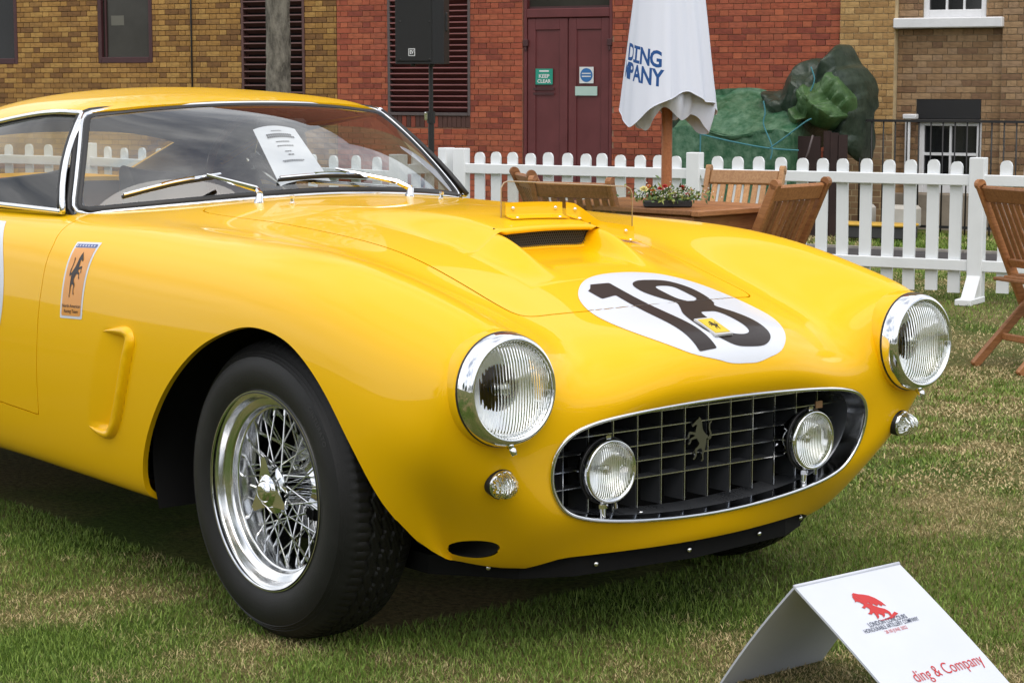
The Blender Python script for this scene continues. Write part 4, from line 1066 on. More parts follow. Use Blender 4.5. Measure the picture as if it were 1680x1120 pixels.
# ------------------------------------------------------------------ lawn
def vnoise(P, seed, sc):
    """smooth value noise on 2-D points"""
    r_ = np.random.default_rng(seed); T = r_.random((64, 64)); q = P/sc; i = np.floor(q).astype(int); f_ = q-i; f_ = f_*f_*(3-2*f_)
    g = lambda a, b: T[(i[:, 0]+a) % 64, (i[:, 1]+b) % 64]
    return (g(0, 0)*(1-f_[:, 0])+g(1, 0)*f_[:, 0])*(1-f_[:, 1])+(g(0, 1)*(1-f_[:, 0])+g(1, 1)*f_[:, 0])*f_[:, 1]
def grass_mat():
    mt, n, b = nodes('grass_blade'); b.inputs['Roughness'].default_value = .55; b.inputs['Specular IOR Level'].default_value = .25
    a = N(n, 'Attribute'); a.attribute_name = 'tint'; n.links.new(a.outputs['Color'], b.inputs['Base Color'])
    return mt
grass_mat()
def make_grass(name, P, h0, h1, wd, label):
    k = len(P); r_ = RNG
    big = vnoise(P, 3, .9)*.55+vnoise(P, 4, .27)*.30+vnoise(P, 5, .09)*.25
    rr = (P-CAM[:2])@RTH[:2]; dd = (P-CAM[:2])@FWH[:2]
    dry = big+.030*np.clip(rr, -2, 2.5)+.015*np.clip(dd-5, 0, 4)+r_.normal(0, .085, k)
    dryf = np.clip((dry-.60)/.13, 0, 1)
    h = r_.uniform(h0, h1, k)*(1-.30*dryf)*(.8+.4*vnoise(P, 9, .15))
    th_ = r_.uniform(0, 2*np.pi, k); ln = np.abs(r_.normal(.0, .65, k))+.25+.55*dryf; la = r_.uniform(0, 2*np.pi, k)
    z0 = ground_z((np.concatenate([P, np.zeros((k, 1))], 1)-OW)@NW)-.002
    base = np.stack([P[:, 0], P[:, 1], z0], 1)
    sx = np.stack([np.cos(th_), np.sin(th_), 0*h], 1)*(wd*r_.uniform(.7, 1.4, k))[:, None]
    lean = np.stack([np.cos(la), np.sin(la), 0*h], 1)
    tip = base+lean*(h*np.sin(ln))[:, None]+np.stack([0*h, 0*h, h*np.cos(ln)+.004], 1)
    mid = base*.5+tip*.5+np.stack([0*h, 0*h, h*.14], 1)
    V = np.stack([base-sx, base+sx, mid+sx*.8, mid-sx*.8, tip], 1).reshape(-1, 3)
    me = bpy.data.meshes.new(name); me.vertices.add(len(V)); me.vertices.foreach_set('co', V.ravel())
    o_ = np.arange(k)*5
    loops = np.stack([o_, o_+1, o_+2, o_+3, o_+3, o_+2, o_+4], 1).ravel()
    me.loops.add(k*7); me.loops.foreach_set('vertex_index', loops.astype(np.int32))
    me.polygons.add(k*2); me.polygons.foreach_set('loop_start', np.stack([np.arange(k)*7, np.arange(k)*7+4], 1).ravel().astype(np.int32))
    me.update(calc_edges=True)
    g1 = np.array([.080, .150, .016]); g2 = np.array([.28, .38, .080]); d1 = np.array([.66, .53, .29]); d2 = np.array([.34, .26, .125])
    u = (r_.random(k)**1.6)[:, None]; v_ = r_.random(k)[:, None]
    col = (g1*(1-u)+g2*u)*(1-dryf[:, None])+(d1*(1-v_)+d2*v_)*dryf[:, None]
    at_ = me.color_attributes.new('tint', 'FLOAT_COLOR', 'POINT')
    c4 = np.ones((k, 5, 4)); c4[:, :, :3] = col[:, None, :]
    at_.data.foreach_set('color', c4.ravel().astype(np.float32))
    me.materials.append(MATS['grass_blade']); me.validate()
    o = bpy.data.objects.new(name, me); link(o); tag(o, label, 'grass', kind='stuff'); return o
def scatter(d0, d1, dens, margin=.35):
    out = []; step = (d1-d0)/8
    for i in range(8):
        a, b = d0+i*step, d0+(i+1)*step; hw = b*.245+margin
        m_ = int(dens*(b-a)*2*hw); rr = RNG.uniform(-hw, hw, m_); dd = RNG.uniform(a, b, m_)
        P = CAM[:2]+rr[:, None]*RTH[:2]+dd[:, None]*FWH[:2]
        n_ = (np.concatenate([P, np.zeros((m_, 1))], 1)-OW)@NW
        keep = (n_ > 5.2)
        # nothing grows right under the middle of the car
        keep &= ~((np.abs(P[:, 1]) < .5) & (P[:, 0] < .1) & (P[:, 0] > -3.0))
        out.append(P[keep])
    return np.concatenate(out)
make_grass('grass', np.concatenate([scatter(3.0, 4.6, 34000), scatter(4.6, 6.2, 22000)]), .008, .021, .0010, 'short mown lawn, green with straw coloured dry patches, under and around the car')
make_grass('tall_grass', np.concatenate([scatter(3.0, 6.0, 200), scatter(6.0, 9.5, 90)]), .022, .045, .0011, 'scattered taller grass stalks left by the mower')
make_grass('far_grass', np.concatenate([scatter(6.2, 9.0, 9000), scatter(9.0, 16.5, 2600)]), .010, .024, .0022, 'lawn around the tables and along the white fence')
def verge(n0, n1, dens):
    m_ = int(dens*(n1-n0)*16); X = RNG.uniform(-3, 13, m_); n_ = RNG.uniform(n0, n1, m_)
    return (OW[None, :2]+X[:, None]*XW[:2]+n_[:, None]*NW[:2])
make_grass('verge_grass', verge(.75, 2.6, 1500), .03, .07, .004, 'rough grass verge between the path and the buildings')

# ------------------------------------------------------------------ brickwork
def brick_mats(pre, cols, rough=.85):
    return [plain('%s_%d' % (pre, i), c, rough, noise=.28, nscale=2.2, bump=.35, bscale=18, coord='Object') for i, c in enumerate(cols)]
YB = brick_mats('stock_brick', [(.34,.180,.045),(.27,.138,.036),(.41,.235,.065),(.19,.092,.028),(.37,.200,.055),(.29,.155,.045)])
RB_ = brick_mats('red_brick', [(.36,.088,.042),(.30,.070,.036),(.41,.112,.052),(.25,.058,.034),(.34,.092,.046),(.38,.10,.052)])
PB = brick_mats('pale_brick', [(.46,.285,.11),(.40,.235,.088),(.52,.335,.14),(.35,.20,.075),(.44,.265,.10)])
GB = brick_mats('grey_brick', [(.30,.185,.095),(.25,.15,.075),(.35,.225,.12),(.20,.115,.062),(.31,.20,.115)])
plain('mortar_dark', (.135, .088, .045), .95, noise=.2, nscale=6); plain('mortar_red', (.34, .20, .13), .95, noise=.2, nscale=6); plain('mortar_pale', (.56, .45, .27), .95, noise=.2, nscale=6); plain('mortar_grey', (.33, .26, .17), .95, noise=.2, nscale=6)
UNIT = {}
def unit_brick(mat):
    if mat.name not in UNIT:
        b = MB(); b.box((0, 0, 0), (1, 1, 1)); UNIT[mat.name] = b.mesh('brick', mat)
    return UNIT[mat.name]
CH, BL, JT = .0635, .205, .0085
def minus(iv, cuts):
    for a, b in cuts:
        out = []
        for p, q in iv:
            if b <= p or a >= q: out.append((p, q)); continue
            if a > p: out.append((p, a))
            if b < q: out.append((b, q))
        iv = out
    return iv
def lay_bricks(x0, x1, z0, z1, n, holes, mats, seed, bond='flemish', jitter=.0015, ch=CH, jt=JT):
    """list of (x centre, z centre, length, height, n, material)"""
    r_ = random.Random(seed); out = []; i = 0; z = z0
    while z < z1-.01:
        hh = min(ch, z1-z); iv = minus([(x0, x1)], [(a, b) for a, b, c_, d_ in holes if c_ < z+hh*.6 and d_ > z+hh*.4])
        for a, b in iv:
            x = x0-BL*1.5-(BL*.75 if i % 2 else 0)+r_.uniform(-.006, .006); k = 0
            while x < b-.004:
                L_ = BL*(.5 if (bond == 'flemish' and k % 2) else 1.0); k += 1
                p, q = max(x, a), min(x+L_, b); x += L_
                if q-p < .022: continue
                m_ = mats[min(len(mats)-1, int(r_.random()**1.25*len(mats)))]
                out.append(((p+q)/2, z+hh/2, q-p-jt, hh-jt, n+r_.uniform(-jitter, jitter), m_))
        z += ch; i += 1
    return out
def hidden(px, py):
    return px < -6 or px > 1686 or py < -6 or py > 245 or (px < 640 and py > 152+max(0, (px-440))*.15)
def build_bricks(th, bricks, depth=.03):
    vis = []; rest = []
    for b in bricks:
        px, py = pxof(wp(b[0], b[4], b[1])); (rest if hidden(px, py) else vis).append((b, px))
    vis.sort(key=lambda q: -q[0][2]*q[0][3]/(30-q[0][0])**2); rest = [q[0] for q in vis[300:]]+[q[0] for q in rest]; vis = [q[0] for q in vis[:300]]
    for x, z, l, h, n, m_ in vis:
        o = bpy.data.objects.new('brick', unit_brick(m_)); o.location = (x-th['_X'], -(n-th['_n'])+depth/2, z-th['_z']); o.scale = (l, depth, h); link(o, th)
    ml = []; V = []; F = []; fm = []
    for x, z, l, h, n, m_ in rest:
        if m_ not in ml: ml.append(m_)
        k = len(V); c = (x-th['_X'], -(n-th['_n'])+depth/2, z-th['_z'])
        V += [(c[0]+a*l/2, c[1]+b*depth/2, c[2]+e*h/2) for a in (-1, 1) for b in (-1, 1) for e in (-1, 1)]
        F += [tuple(k+i for i in f) for f in ((0, 1, 3, 2), (4, 6, 7, 5), (0, 4, 5, 1), (2, 3, 7, 6), (0, 2, 6, 4), (1, 5, 7, 3))]; fm += [ml.index(m_)]*6
    if V: tag(obj('bricks', V, F, None, th, False, mats=ml, fmat=fm), kind='stuff')

plain('maroon', (.13, .030, .032), .45, noise=.12, nscale=5, rvar=.08); plain('maroon_dark', (.060, .020, .022), .5, noise=.15, nscale=5)
plain('louvre_brown', (.10, .046, .040), .5, noise=.15, nscale=5); plain('louvre_red', (.16, .050, .046), .5, noise=.15, nscale=5); plain('louvre_grey', (.10, .078, .076), .5, noise=.15)
plain('pane_dark', (.045, .043, .036), .08, spec=.6, noise=.3, nscale=1.5); plain('pane_black', (.012, .013, .014), .08, spec=.6)
plain('white_paint', (.74, .75, .77), .5, noise=.05, nscale=10); plain('iron', (.014, .014, .015), .5); plain('lead', (.035, .035, .037), .6)
plain('render_stone', (.25, .21, .165), .9, noise=.2, nscale=4, bump=.3, bscale=30)
ZB, ZT = -.25, 4.6
def backing(th, x0, x1, n0, n1, z0, z1, holes, mat, name='wall'):
    xs = sorted({x0, x1, *[min(max(v, x0), x1) for h in holes for v in h[:2]]}); zs = sorted({z0, z1, *[min(max(v, z0), z1) for h in holes for v in h[2:]]})
    b = WB(th)
    for i in range(len(xs)-1):
        for j in range(len(zs)-1):
            xm_, zm_ = (xs[i]+xs[i+1])/2, (zs[j]+zs[j+1])/2
            if any(h[0] < xm_ < h[1] and h[2] < zm_ < h[3] for h in holes): continue
            b.wbox(xs[i], xs[i+1], n0, n1, zs[j], zs[j+1])
    return b.build(name, mat, th)
# --- left wing: brown stock brick with maroon windows and a louvre
xa, xb = wx(-420), wx(553)
LW = wall_thing('brick_building', 'brown stock brick wing with maroon window frames at the far left', 'building', (xa+xb)/2)
def rect(px0, px1, py0, py1, n=0.0): a = wl(px0, (py0+py1)/2, n); b = wl(px1, (py0+py1)/2, n); return a[0], b[0], wl((px0+px1)/2, py1, n)[1], wl((px0+px1)/2, py0, n)[1]
W0 = rect(-70, 26, -150, 106); W1 = rect(159, 248, -150, 104); LV = rect(395, 498, -260, 166)
hl_ = [W0, W1, LV]
backing(LW, xa, xb, -.35, -.012, ZB, 6.0, hl_, MATS['mortar_dark'])
build_bricks(LW, lay_bricks(xa, xb, ZB, ZT, .0, hl_, YB, 11))
def window(th, r, mfr, mpane, fr=.055, rec=.045, sub=None, name='window'):
    x0, x1, z0, z1 = r
    b = WB(th); b.wbox(x0+fr*.5, x1-fr*.5, -.06, -.050, z0+fr*.5, z1-fr*.5); w_ = b.build(name, mpane, th)
    for q in ((x0, x0+fr, z0, z1), (x1-fr, x1, z0, z1), (x0+fr, x1-fr, z0, z0+fr*1.35), (x0+fr, x1-fr, z1-fr, z1)):
        b = WB(th); b.wbox(q[0], q[1], -.048, .006, q[2], q[3], bev=.006); b.build('window_frame', mfr, w_)
    return w_
window(LW, W0, MATS['maroon_dark'], MATS['pane_black'])
ww = window(LW, W1, MATS['maroon_dark'], MATS['pane_dark'])
b = WB(LW); b.wbox(W1[0]+.085, W1[0]+.11, -.046, -.03, W1[2]+.08, W1[3]); b.build('window_mullion', MATS['maroon_dark'], ww)
plain('notice', (.13, .125, .10), .5); nt0 = rect(172, 193, 26, 42); b = WB(LW); b.wbox(nt0[0]+.06, nt0[1]+.06, -.0495, -.048, nt0[2], nt0[3]); b.build('paper_notice', MATS['notice'], ww)
def louvre(th, r, mslat, mframe, pitch, name='louvre_vent'):
    x0, x1, z0, z1 = r
    b = WB(th); b.wbox(x0, x1, -.11, -.10, z0, z1); lv = b.build(name, MATS['under'], th)
    for q in ((x0-.004, x0+.03), (x1-.03, x1+.004)):
        b = WB(th); b.wbox(q[0], q[1], -.10, .012, z0, z1, bev=.004); b.build('louvre_frame', mframe, lv)
    b = WB(th); b.wbox(x0+.03, x1-.03, -.10, .016, z0, z0+.035, bev=.004); b.build('louvre_frame', mframe, lv)
    z = z0+.04
    while z < min(z1, 2.6):
        M_ = Matrix.Translation(((x0+x1)/2-th['_X'], .030, z+pitch*.5-th['_z'])) @ Matrix.Rotation(R(-38), 4, 'X')
        q = MB(); q.box((0, 0, 0), (x1-x0-.062, .082, .006), M_); q.box((0, -.041, -.006), (x1-x0-.062, .007, .018), M_); q.build('louvre_slat', mslat, lv); z += pitch
    return lv
louvre(LW, LV, MATS['louvre_brown'], MATS['louvre_brown'], .082)
px_ = wx(317); b = WB(LW); b.tube([(px_-LW['_X'], -.02, z-LW['_z']) for z in (.2, 2.0, 4.5)], .011, 8); b.build('cable_pipe', MATS['iron'], LW, True)
# soldier courses under the openings
for th, r, ms in ((LW, W1, YB), (LW, W0, YB)):
    pass
# --- red wing
xa2, xb2 = xb+.002, wx(1378)
RW = wall_thing('brick_building', 'red brick building with maroon double door and wide louvre vent', 'building', (xa2+xb2)/2)
LV2 = rect(636, 771, -220, 190); DR = rect(857, 1004, -60, 330)
DR = (DR[0], DR[1], ZB-.02, 2.6)
backing(RW, xa2, xb2, -.35, -.010, ZB, 6.0, [LV2, DR], MATS['mortar_red'])
SOL = (LV2[0], LV2[1], LV2[2]-.135, LV2[2])
bk = lay_bricks(xa2, xb2, ZB, ZT, .002, [LV2, DR, SOL], RB_, 23, jt=.0075)
x = LV2[0]; r_ = random.Random(5)
plain('sooty_brick', (.085, .040, .032), .9, noise=.3, nscale=2.2)
while x < LV2[1]-.02:
    bk.append((x+.03, (SOL[2]+SOL[3])/2, .052, .125, .002, MATS['sooty_brick'] if r_.random() < .8 else RB_[3])); x += .0605
build_bricks(RW, bk)
louvre(RW, LV2, MATS['louvre_red'], MATS['louvre_grey'], .0635)
# double door with transom light
dz = wl(930, 29)[1]; x0, x1 = DR[0], DR[1]; xm = (x0+x1)/2
b = WB(RW); b.wbox(x0, x1, -.12, -.11, ZB, 2.6); door = b.build('double_door', MATS['maroon_dark'], RW)
for q in ((x0, x0+.045, ZB, 2.6), (x1-.045, x1, ZB, 2.6), (x0+.045, x1-.045, dz, dz+.10)):
    b = WB(RW); b.wbox(q[0], q[1], -.10, -.012, q[2], q[3], bev=.008); b.build('door_frame', MATS['maroon'], door)
b = WB(RW); b.wbox(x0+.045, x1-.045, -.10, -.085, dz+.10, 2.6); tr_ = b.build('transom_light', MATS['pane_dark'], door)
b = WB(RW); b.wbox(x0+.045, x1-.045, -.085, -.055, dz+.10, dz+.125); b.build('transom_bar', MATS['maroon_dark'], tr_)
plain('safety_green', (.015, .30, .21), .5); plain('safety_blue', (.03, .16, .42), .5); plain('sign_white', (.72, .74, .74), .5); plain('sign_mint', (.45, .62, .56), .5)
for a, c in ((x0+.047, xm-.003), (xm+.003, x1-.047)):
    b = WB(RW); b.wbox(a, c, -.085, -.045, ZB+.03, dz-.004, bev=.006); lf = b.build('door_leaf', MATS['maroon'], door)
    w_ = c-a
    for q in ((a+.004, a+w_*.20, ZB+.03, dz-.006), (c-w_*.20, c-.004, ZB+.03, dz-.006), (a+w_*.20, c-w_*.20, dz-.13, dz-.006)):
        b = WB(RW); b.wbox(q[0], q[1], -.045, -.030, q[2], q[3], bev=.004); b.build('door_stile', MATS['maroon'], door)
    hz = dz-.31; hx = a-.012 if a < xm-.1 else c+.012
    b = WB(RW); b.wbox(hx-.03, hx+.03, -.04, .004, hz, hz+.075, bev=.006); b.wbox(hx-.012, hx+.012, -.04, .0, hz-.05, hz, bev=.004); b.build('door_hinge', MATS['maroon_dark'], door)
def wall_sign(name, r, mat, th, n=-.030, t=.006, par=None):
    b = WB(th); b.wbox(r[0], r[1], n, n+t, r[2], r[3]); return b.build(name, mat, par or th)
def wall_text(name, s, xc, zc, hgt, wdt, mat, th, n, par, bold=.01):
    tv, tf = text_tris(s, 1.0, bold); w_ = tv[:, 0].max()-tv[:, 0].min(); h_ = tv[:, 1].max()-tv[:, 1].min()
    obj(name, [((x*wdt/w_+xc)-th['_X'], -(n-th['_n']), zc+y*hgt/h_-th['_z']) for x, y in tv], tf, mat, par, False)
g = rect(879, 907, 113, 139, -.03); sgn = wall_sign('safety_sign', g, MATS['safety_green'], RW, par=door)
gw, gh, gc_ = g[1]-g[0], g[3]-g[2], (g[0]+g[1])/2
b = WB(RW); b.wbox(gc_-gw*.28, gc_+gw*.28, -.0235, -.0228, g[3]-gh*.20, g[3]-gh*.10); b.build('sign_line', MATS['sign_white'], sgn)
wall_text('sign_text', 'KEEP', gc_, g[2]+gh*.52, gh*.24, gw*.62, MATS['sign_white'], RW, -.0228, sgn, .03); wall_text('sign_text', 'CLEAR', gc_, g[2]+gh*.20, gh*.24, gw*.80, MATS['sign_white'], RW, -.0228, sgn, .03)
g = rect(951, 974, 110, 137, -.03); sgn = wall_sign('safety_sign', g, MATS['sign_white'], RW, par=door)
gw, gh, gc_, gz = g[1]-g[0], g[3]-g[2], (g[0]+g[1])/2, (g[2]+g[3])/2
q = MB(); q.prism([(gw*.44*math.cos(a), gw*.44*math.sin(a)) for a in np.linspace(0, 2*math.pi, 28, endpoint=False)], .001, frame((gc_-RW['_X'], .0235, gz-RW['_z']), (1, 0, 0), (0, 0, 1), (0, -1, 0))); disc = q.build('sign_disc', MATS['safety_blue'], sgn)
for dzv in (.10, -.08): b = WB(RW); b.wbox(gc_-gw*.32, gc_+gw*.32, -.0222, -.0215, gz+gh*dzv-.006, gz+gh*dzv+.006); b.build('sign_line', MATS['sign_white'], sgn)
g = rect(944, 980, 142, 157, -.03); sgn = wall_sign('door_plate', g, MATS['sign_mint'], RW, par=door)
for q in (0, 1): 
    g = rect(875, 909, 144+q*8, 148+q*8, -.03); wall_sign('letter_slot', g, MATS['maroon_dark'], RW, n=-.029, t=.002, par=door)
# --- right-hand house: pale pier, recessed grey brick with sash windows
xa3, xb3 = xb2+.002, wx(1990); xp = wx(1468); xr = wx(1642)
HS = wall_thing('brick_house', 'pale stock brick house with white sash windows and basement railings', 'building', (xa3+xb3)/2)
UPW = rect(1512, 1616, -90, 34); BLK = rect(1500, 1606, 163, 196); BSW = rect(1502, 1606, 198, 318)
UPF = (UPW[0], UPW[1], UPW[2], UPW[2]+1.3)
backing(HS, xa3, xb3, -.45, -.075, ZB, 6.0, [UPF, BLK, BSW], MATS['mortar_grey'])
b = WB(HS); b.wbox(xa3, xp, -.07, .028, ZB, 6.0); b.build('pier', MATS['mortar_pale'], HS)
b = WB(HS); b.wbox(xr, xb3, -.07, -.014, ZB, 6.0); b.build('pier', MATS['mortar_grey'], HS)
bk = lay_bricks(xa3, xp, .70, ZT, .040, [], PB, 31)+lay_bricks(xa3, xp, ZB, .70, .030, [], GB, 32)
bk += lay_bricks(xp+.002, xr-.002, ZB+.35, ZT, -.064, [UPW, BLK, BSW], GB, 33, jt=.0075)+lay_bricks(xr, xb3, ZB+.35, ZT, -.003, [], GB, 34)
build_bricks(HS, bk)
def sash(th, r, cols, rows, n0):
    x0, x1, z0, z1 = r
    b = WB(th); b.wbox(x0, x1, n0-.05, n0-.04, z0, z1); w_ = b.build('sash_window', MATS['pane_black'], th)
    fr = .055
    for q in ((x0, x0+fr, z0, z1), (x1-fr, x1, z0, z1), (x0+fr, x1-fr, z0, z0+.11), (x0+fr, x1-fr, z1-fr, z1)):
        b = WB(th); b.wbox(q[0], q[1], n0-.038, n0, q[2], q[3], bev=.005); b.build('sash_frame', MATS['white_paint'], w_)
    for i in range(1, cols): xx = x0+fr+(x1-x0-2*fr)*i/cols; b = WB(th); b.wbox(xx-.010, xx+.010, n0-.038, n0-.012, z0+.11, z1-fr); b.build('glazing_bar', MATS['white_paint'], w_)
    for i in range(1, rows): zz = z0+.11+(z1-z0-fr-.11)*i/rows; b = WB(th); b.wbox(x0+fr, x1-fr, n0-.038, n0-.010, zz-.014, zz+.014); b.build('glazing_bar', MATS['white_paint'], w_)
    return w_
sash(HS, (UPW[0], UPW[1], UPW[2], UPW[2]+1.3), 3, 3, -.085)
sash(HS, BSW, 2, 2, -.085)
sl_ = rect(1466, 1645, 29, 46, .05); b = WB(HS); b.wbox(sl_[0], sl_[1], -.08, .07, sl_[2], sl_[3], bev=.01); b.build('window_sill', MATS['white_paint'], HS)
b = WB(HS); b.wbox(BLK[0], BLK[1], -.10, -.066, BLK[2], BLK[3], bev=.005); b.build('black_fascia', MATS['iron'], HS)
b = WB(HS); b.wbox(BLK[0], BLK[1], -.10, -.03, BLK[2]-.03, BLK[2]-.002, bev=.005); b.build('lead_flashing', MATS['lead'], HS)
b = WB(HS); b.wbox(xp+.002, xb3, -.07, .03, ZB-.1, ZB+.36, bev=.01); b.build('stone_plinth', MATS['render_stone'], HS)
pxx = wx(1492); b = WB(HS); b.tube([(pxx-HS['_X'], -.02, z-HS['_z']) for z in (-.2, .3, .86)], .028, 10); b.box((pxx+.03-HS['_X'], -.03, .88-HS['_z']), (.14, .09, .05), bev=.008); b.build('white_downpipe', MATS['white_paint'], HS, True, 40)
# the storeys above the frame
def tall_brick(name, c1, c2, mo):
    mt, n, b = nodes(name); b.inputs['Roughness'].default_value = .9; t = N(n, 'TexCoord'); mp_ = N(n, 'Mapping'); mp_.inputs['Rotation'].default_value = (R(90), 0, 0)
    bk_ = N(n, 'TexBrick'); bk_.inputs['Scale'].default_value = 1.0; bk_.inputs['Brick Width'].default_value = .205; bk_.inputs['Row Height'].default_value = .0635; bk_.inputs['Mortar Size'].default_value = .006
    bk_.inputs['Color1'].default_value = (*c1, 1); bk_.inputs['Color2'].default_value = (*c2, 1); bk_.inputs['Mortar'].default_value = (*mo, 1)
    n.links.new(t.outputs['Object'], mp_.inputs[0]); n.links.new(mp_.outputs[0], bk_.inputs['Vector']); n.links.new(bk_.outputs[0], b.inputs['Base Color']); return mt
tall_brick('upper_red', (.36, .09, .045), (.25, .06, .035), (.34, .20, .13)); tall_brick('upper_grey', (.29, .20, .10), (.20, .13, .07), (.33, .26, .17))
b = WB(RW); b.wbox(xa2, xb2, -.35, .004, 6.002, 15.5); b.build('upper_storeys', MATS['upper_red'], RW)
b = WB(HS); b.wbox(xa3, xb3, -.45, .0, 6.002, 14.5); b.build('upper_storeys', MATS['upper_grey'], HS)
# railings in front of the house
r0, r1 = wx(1408, 1.0), wx(1800, 1.0); rzt = wl(1550, 199, 1.0)[1]
RAIL = wall_thing('iron_railing', 'black iron railing with thin upright bars before the basement window', 'railing', (r0+r1)/2, n=1.0)
for zz in (rzt, ZB+.10):
    b = WB(RAIL); b.wbox(r0, r1, .99, 1.015, zz-.012, zz+.012); b.build('rail', MATS['iron'], RAIL)
bar = MB(); bar.tube([(0, 0, 0), (0, 0, rzt-ZB+.01)], .0085, 6); bar = bar.mesh('baluster', MATS['iron'], True)
for X in np.arange(r0+.03, r1, .118): inst('baluster', bar, RAIL, Matrix.Translation((X-RAIL['_X'], -.002, 0)))
# yellow-edged step and pale blocks by the area
plain('step_yellow', (.62, .38, .06), .7, noise=.2, nscale=8); plain('step_dark', (.05, .05, .05), .8); plain('pale_block', (.52, .50, .45), .8, noise=.1, nscale=5)
s0, s1 = wx(1386, 1.9), wx(1503, 1.9); zt_ = wl(1440, 366, 1.9)[1]
ST = wall_thing('step', 'dark step with a worn yellow edge between path and basement railing', 'step', (s0+s1)/2, n=1.9, z=zt_-.12)
b = WB(ST); b.wbox(s0, s1, 1.75, 2.0, zt_-.14, zt_-.03, bev=.01); b.build('step_riser', MATS['step_dark'], ST)
b = WB(ST); b.wbox(s0-.01, s1+.01, 1.74, 2.02, zt_-.028, zt_, bev=.01); b.build('yellow_edge', MATS['step_yellow'], ST)
for i, (p0, p1, lb) in enumerate(((1421, 1437, 'small pale stone block behind the fence beside the yellow step, left one'), (1456, 1512, 'wide pale stone block behind the fence beside the yellow step, right one'))):
    k0, k1 = wx(p0, 1.35), wx(p1, 1.35); zz = wl(1450, 336, 1.35)[1]
    b = MB(); b.box((0, 0, .11), (k1-k0, .22, .22), bev=.03); o = b.build('stone_block', MATS['pale_block']); o.location = tuple(wp((k0+k1)/2, 1.35, zz-.22)); o.rotation_euler = (0, 0, RZW); tag(o, lb, 'stone block', 'stone blocks by the railing')

# ------------------------------------------------------------------ white picket fence
plain('fence_white', (.76, .785, .80), .42, noise=.05, nscale=3, bump=.05, bscale=25)
PK = MB(); hw_ = .034; hh_ = .735
PK.prism([(-hw_, 0), (hw_, 0), (hw_, hh_-.030), (hw_*.82, hh_-.012), (hw_*.45, hh_-.002), (0, hh_), (-hw_*.45, hh_-.002), (-hw_*.82, hh_-.012), (-hw_, hh_-.030)], .018, frame((0, .009, 0), (1, 0, 0), (0, 0, 1), (0, -1, 0)))
PK = PK.mesh('picket', MATS['fence_white'])
def fence(a, b, label, n, post_a=True, post_b=True, foot_b=False, pw=.085, ph=.81):
    """a, b: (r, d) ends of a panel seen from the photographer"""
    A, B = at(*a), at(*b); e = (B-A); ln = np.linalg.norm(e); e /= ln; rz = math.atan2(e[1], e[0])
    f_ = empty('picket_fence', tuple(A), rz); tag(f_, label, 'fence', 'white picket fence panels')
    for i in range(n):
        x = (i+1)*ln/(n+1)
        inst('picket', PK, f_, Matrix.Translation((x+random.uniform(-.004, .004), .012, .055+random.uniform(-.005, .005))) @ Matrix.Rotation(random.uniform(-.011, .011), 4, 'Y'))
    for z in (.684, .208):
        q = MB(); q.box((ln/2, -.014, z), (ln-.04, .03, .062), bev=.004); q.build('rail', MATS['fence_white'], f_)
    for ok, x in ((post_a, 0), (post_b, ln)):
        if not ok: continue
        q = MB(); q.box((x, -.005, ph/2), (pw, .075, ph), bev=.004); q.build('post', MATS['fence_white'], f_)
        q = MB(); q.box((x, -.10, .02), (pw*1.1, .26, .035), bev=.004); q.prism([(-.14, .035), (-.03, .16), (-.03, .035)], pw*.9, frame((x+pw*.45, -.008, 0), (0, 1, 0), (0, 0, 1), (-1, 0, 0)))
        q.build('post_foot', MATS['fence_white'], f_)
def rd_at(px, d): return ((px-840)/FPX*d, d)
def fd(px): # depth of the main fence line at an image column
    t = (px-735)/(1600-735); return 1/((1-t)/13.4+t/11.7)
fence(rd_at(758, fd(758)), rd_at(1140, fd(1140)), 'long white picket fence panel behind the tables, below the red door', 12)
fence(rd_at(1142, fd(1142)), rd_at(1604, fd(1604)), 'white picket fence panel between the green tarpaulin and the post right of it', 12, post_a=False)
fence(rd_at(1606, fd(1606)), rd_at(1990, fd(1990)), 'white picket fence panel at the right edge behind the single teak chair', 8, post_a=False)
fence(rd_at(660, 13.15), rd_at(732, 13.45), 'short white picket fence piece beside the speaker stand', 2, post_a=False)
fence(rd_at(150, 14.5), rd_at(655, 12.2), 'white picket fence panel seen through the windscreen of the car', 15)
fence(rd_at(-230, 15.8), rd_at(148, 14.5), 'white picket fence panel seen through the side window of the car', 11, post_b=False)
# ================================================================== garden furniture
def wood_mat(name, c1, c2):
    mt, n, b = nodes(name); b.inputs['Roughness'].default_value = .5
    t = N(n, 'TexCoord'); mp_ = N(n, 'Mapping'); mp_.inputs['Scale'].default_value = (9, 9, 9)
    wv = N(n, 'TexNoise', Scale=3.0, Detail=8.0, Roughness=.65, Distortion=.8); mp_.inputs['Scale'].default_value = (4, 30, 30)
    r_ = N(n, 'ValToRGB'); r_.color_ramp.elements[0].position = .3; r_.color_ramp.elements[0].color = (*c1, 1); r_.color_ramp.elements[1].position = .7; r_.color_ramp.elements[1].color = (*c2, 1)
    oi = N(n, 'ObjectInfo'); mm = N(n, 'MapRange'); mm.inputs[3].default_value = .75; mm.inputs[4].default_value = 1.2; mx_ = N(n, 'Mix', data_type='RGBA', blend_type='MULTIPLY'); mx_.inputs[0].default_value = 1
    n.links.new(t.outputs['Object'], mp_.inputs[0]); n.links.new(mp_.outputs[0], wv.inputs['Vector']); n.links.new(wv.outputs[0], r_.inputs[0])
    n.links.new(oi.outputs['Random'], mm.inputs[0]); n.links.new(r_.outputs[0], mx_.inputs[6]); n.links.new(mm.outputs[0], mx_.inputs[7]); n.links.new(mx_.outputs[2], b.inputs['Base Color'])
    return mt
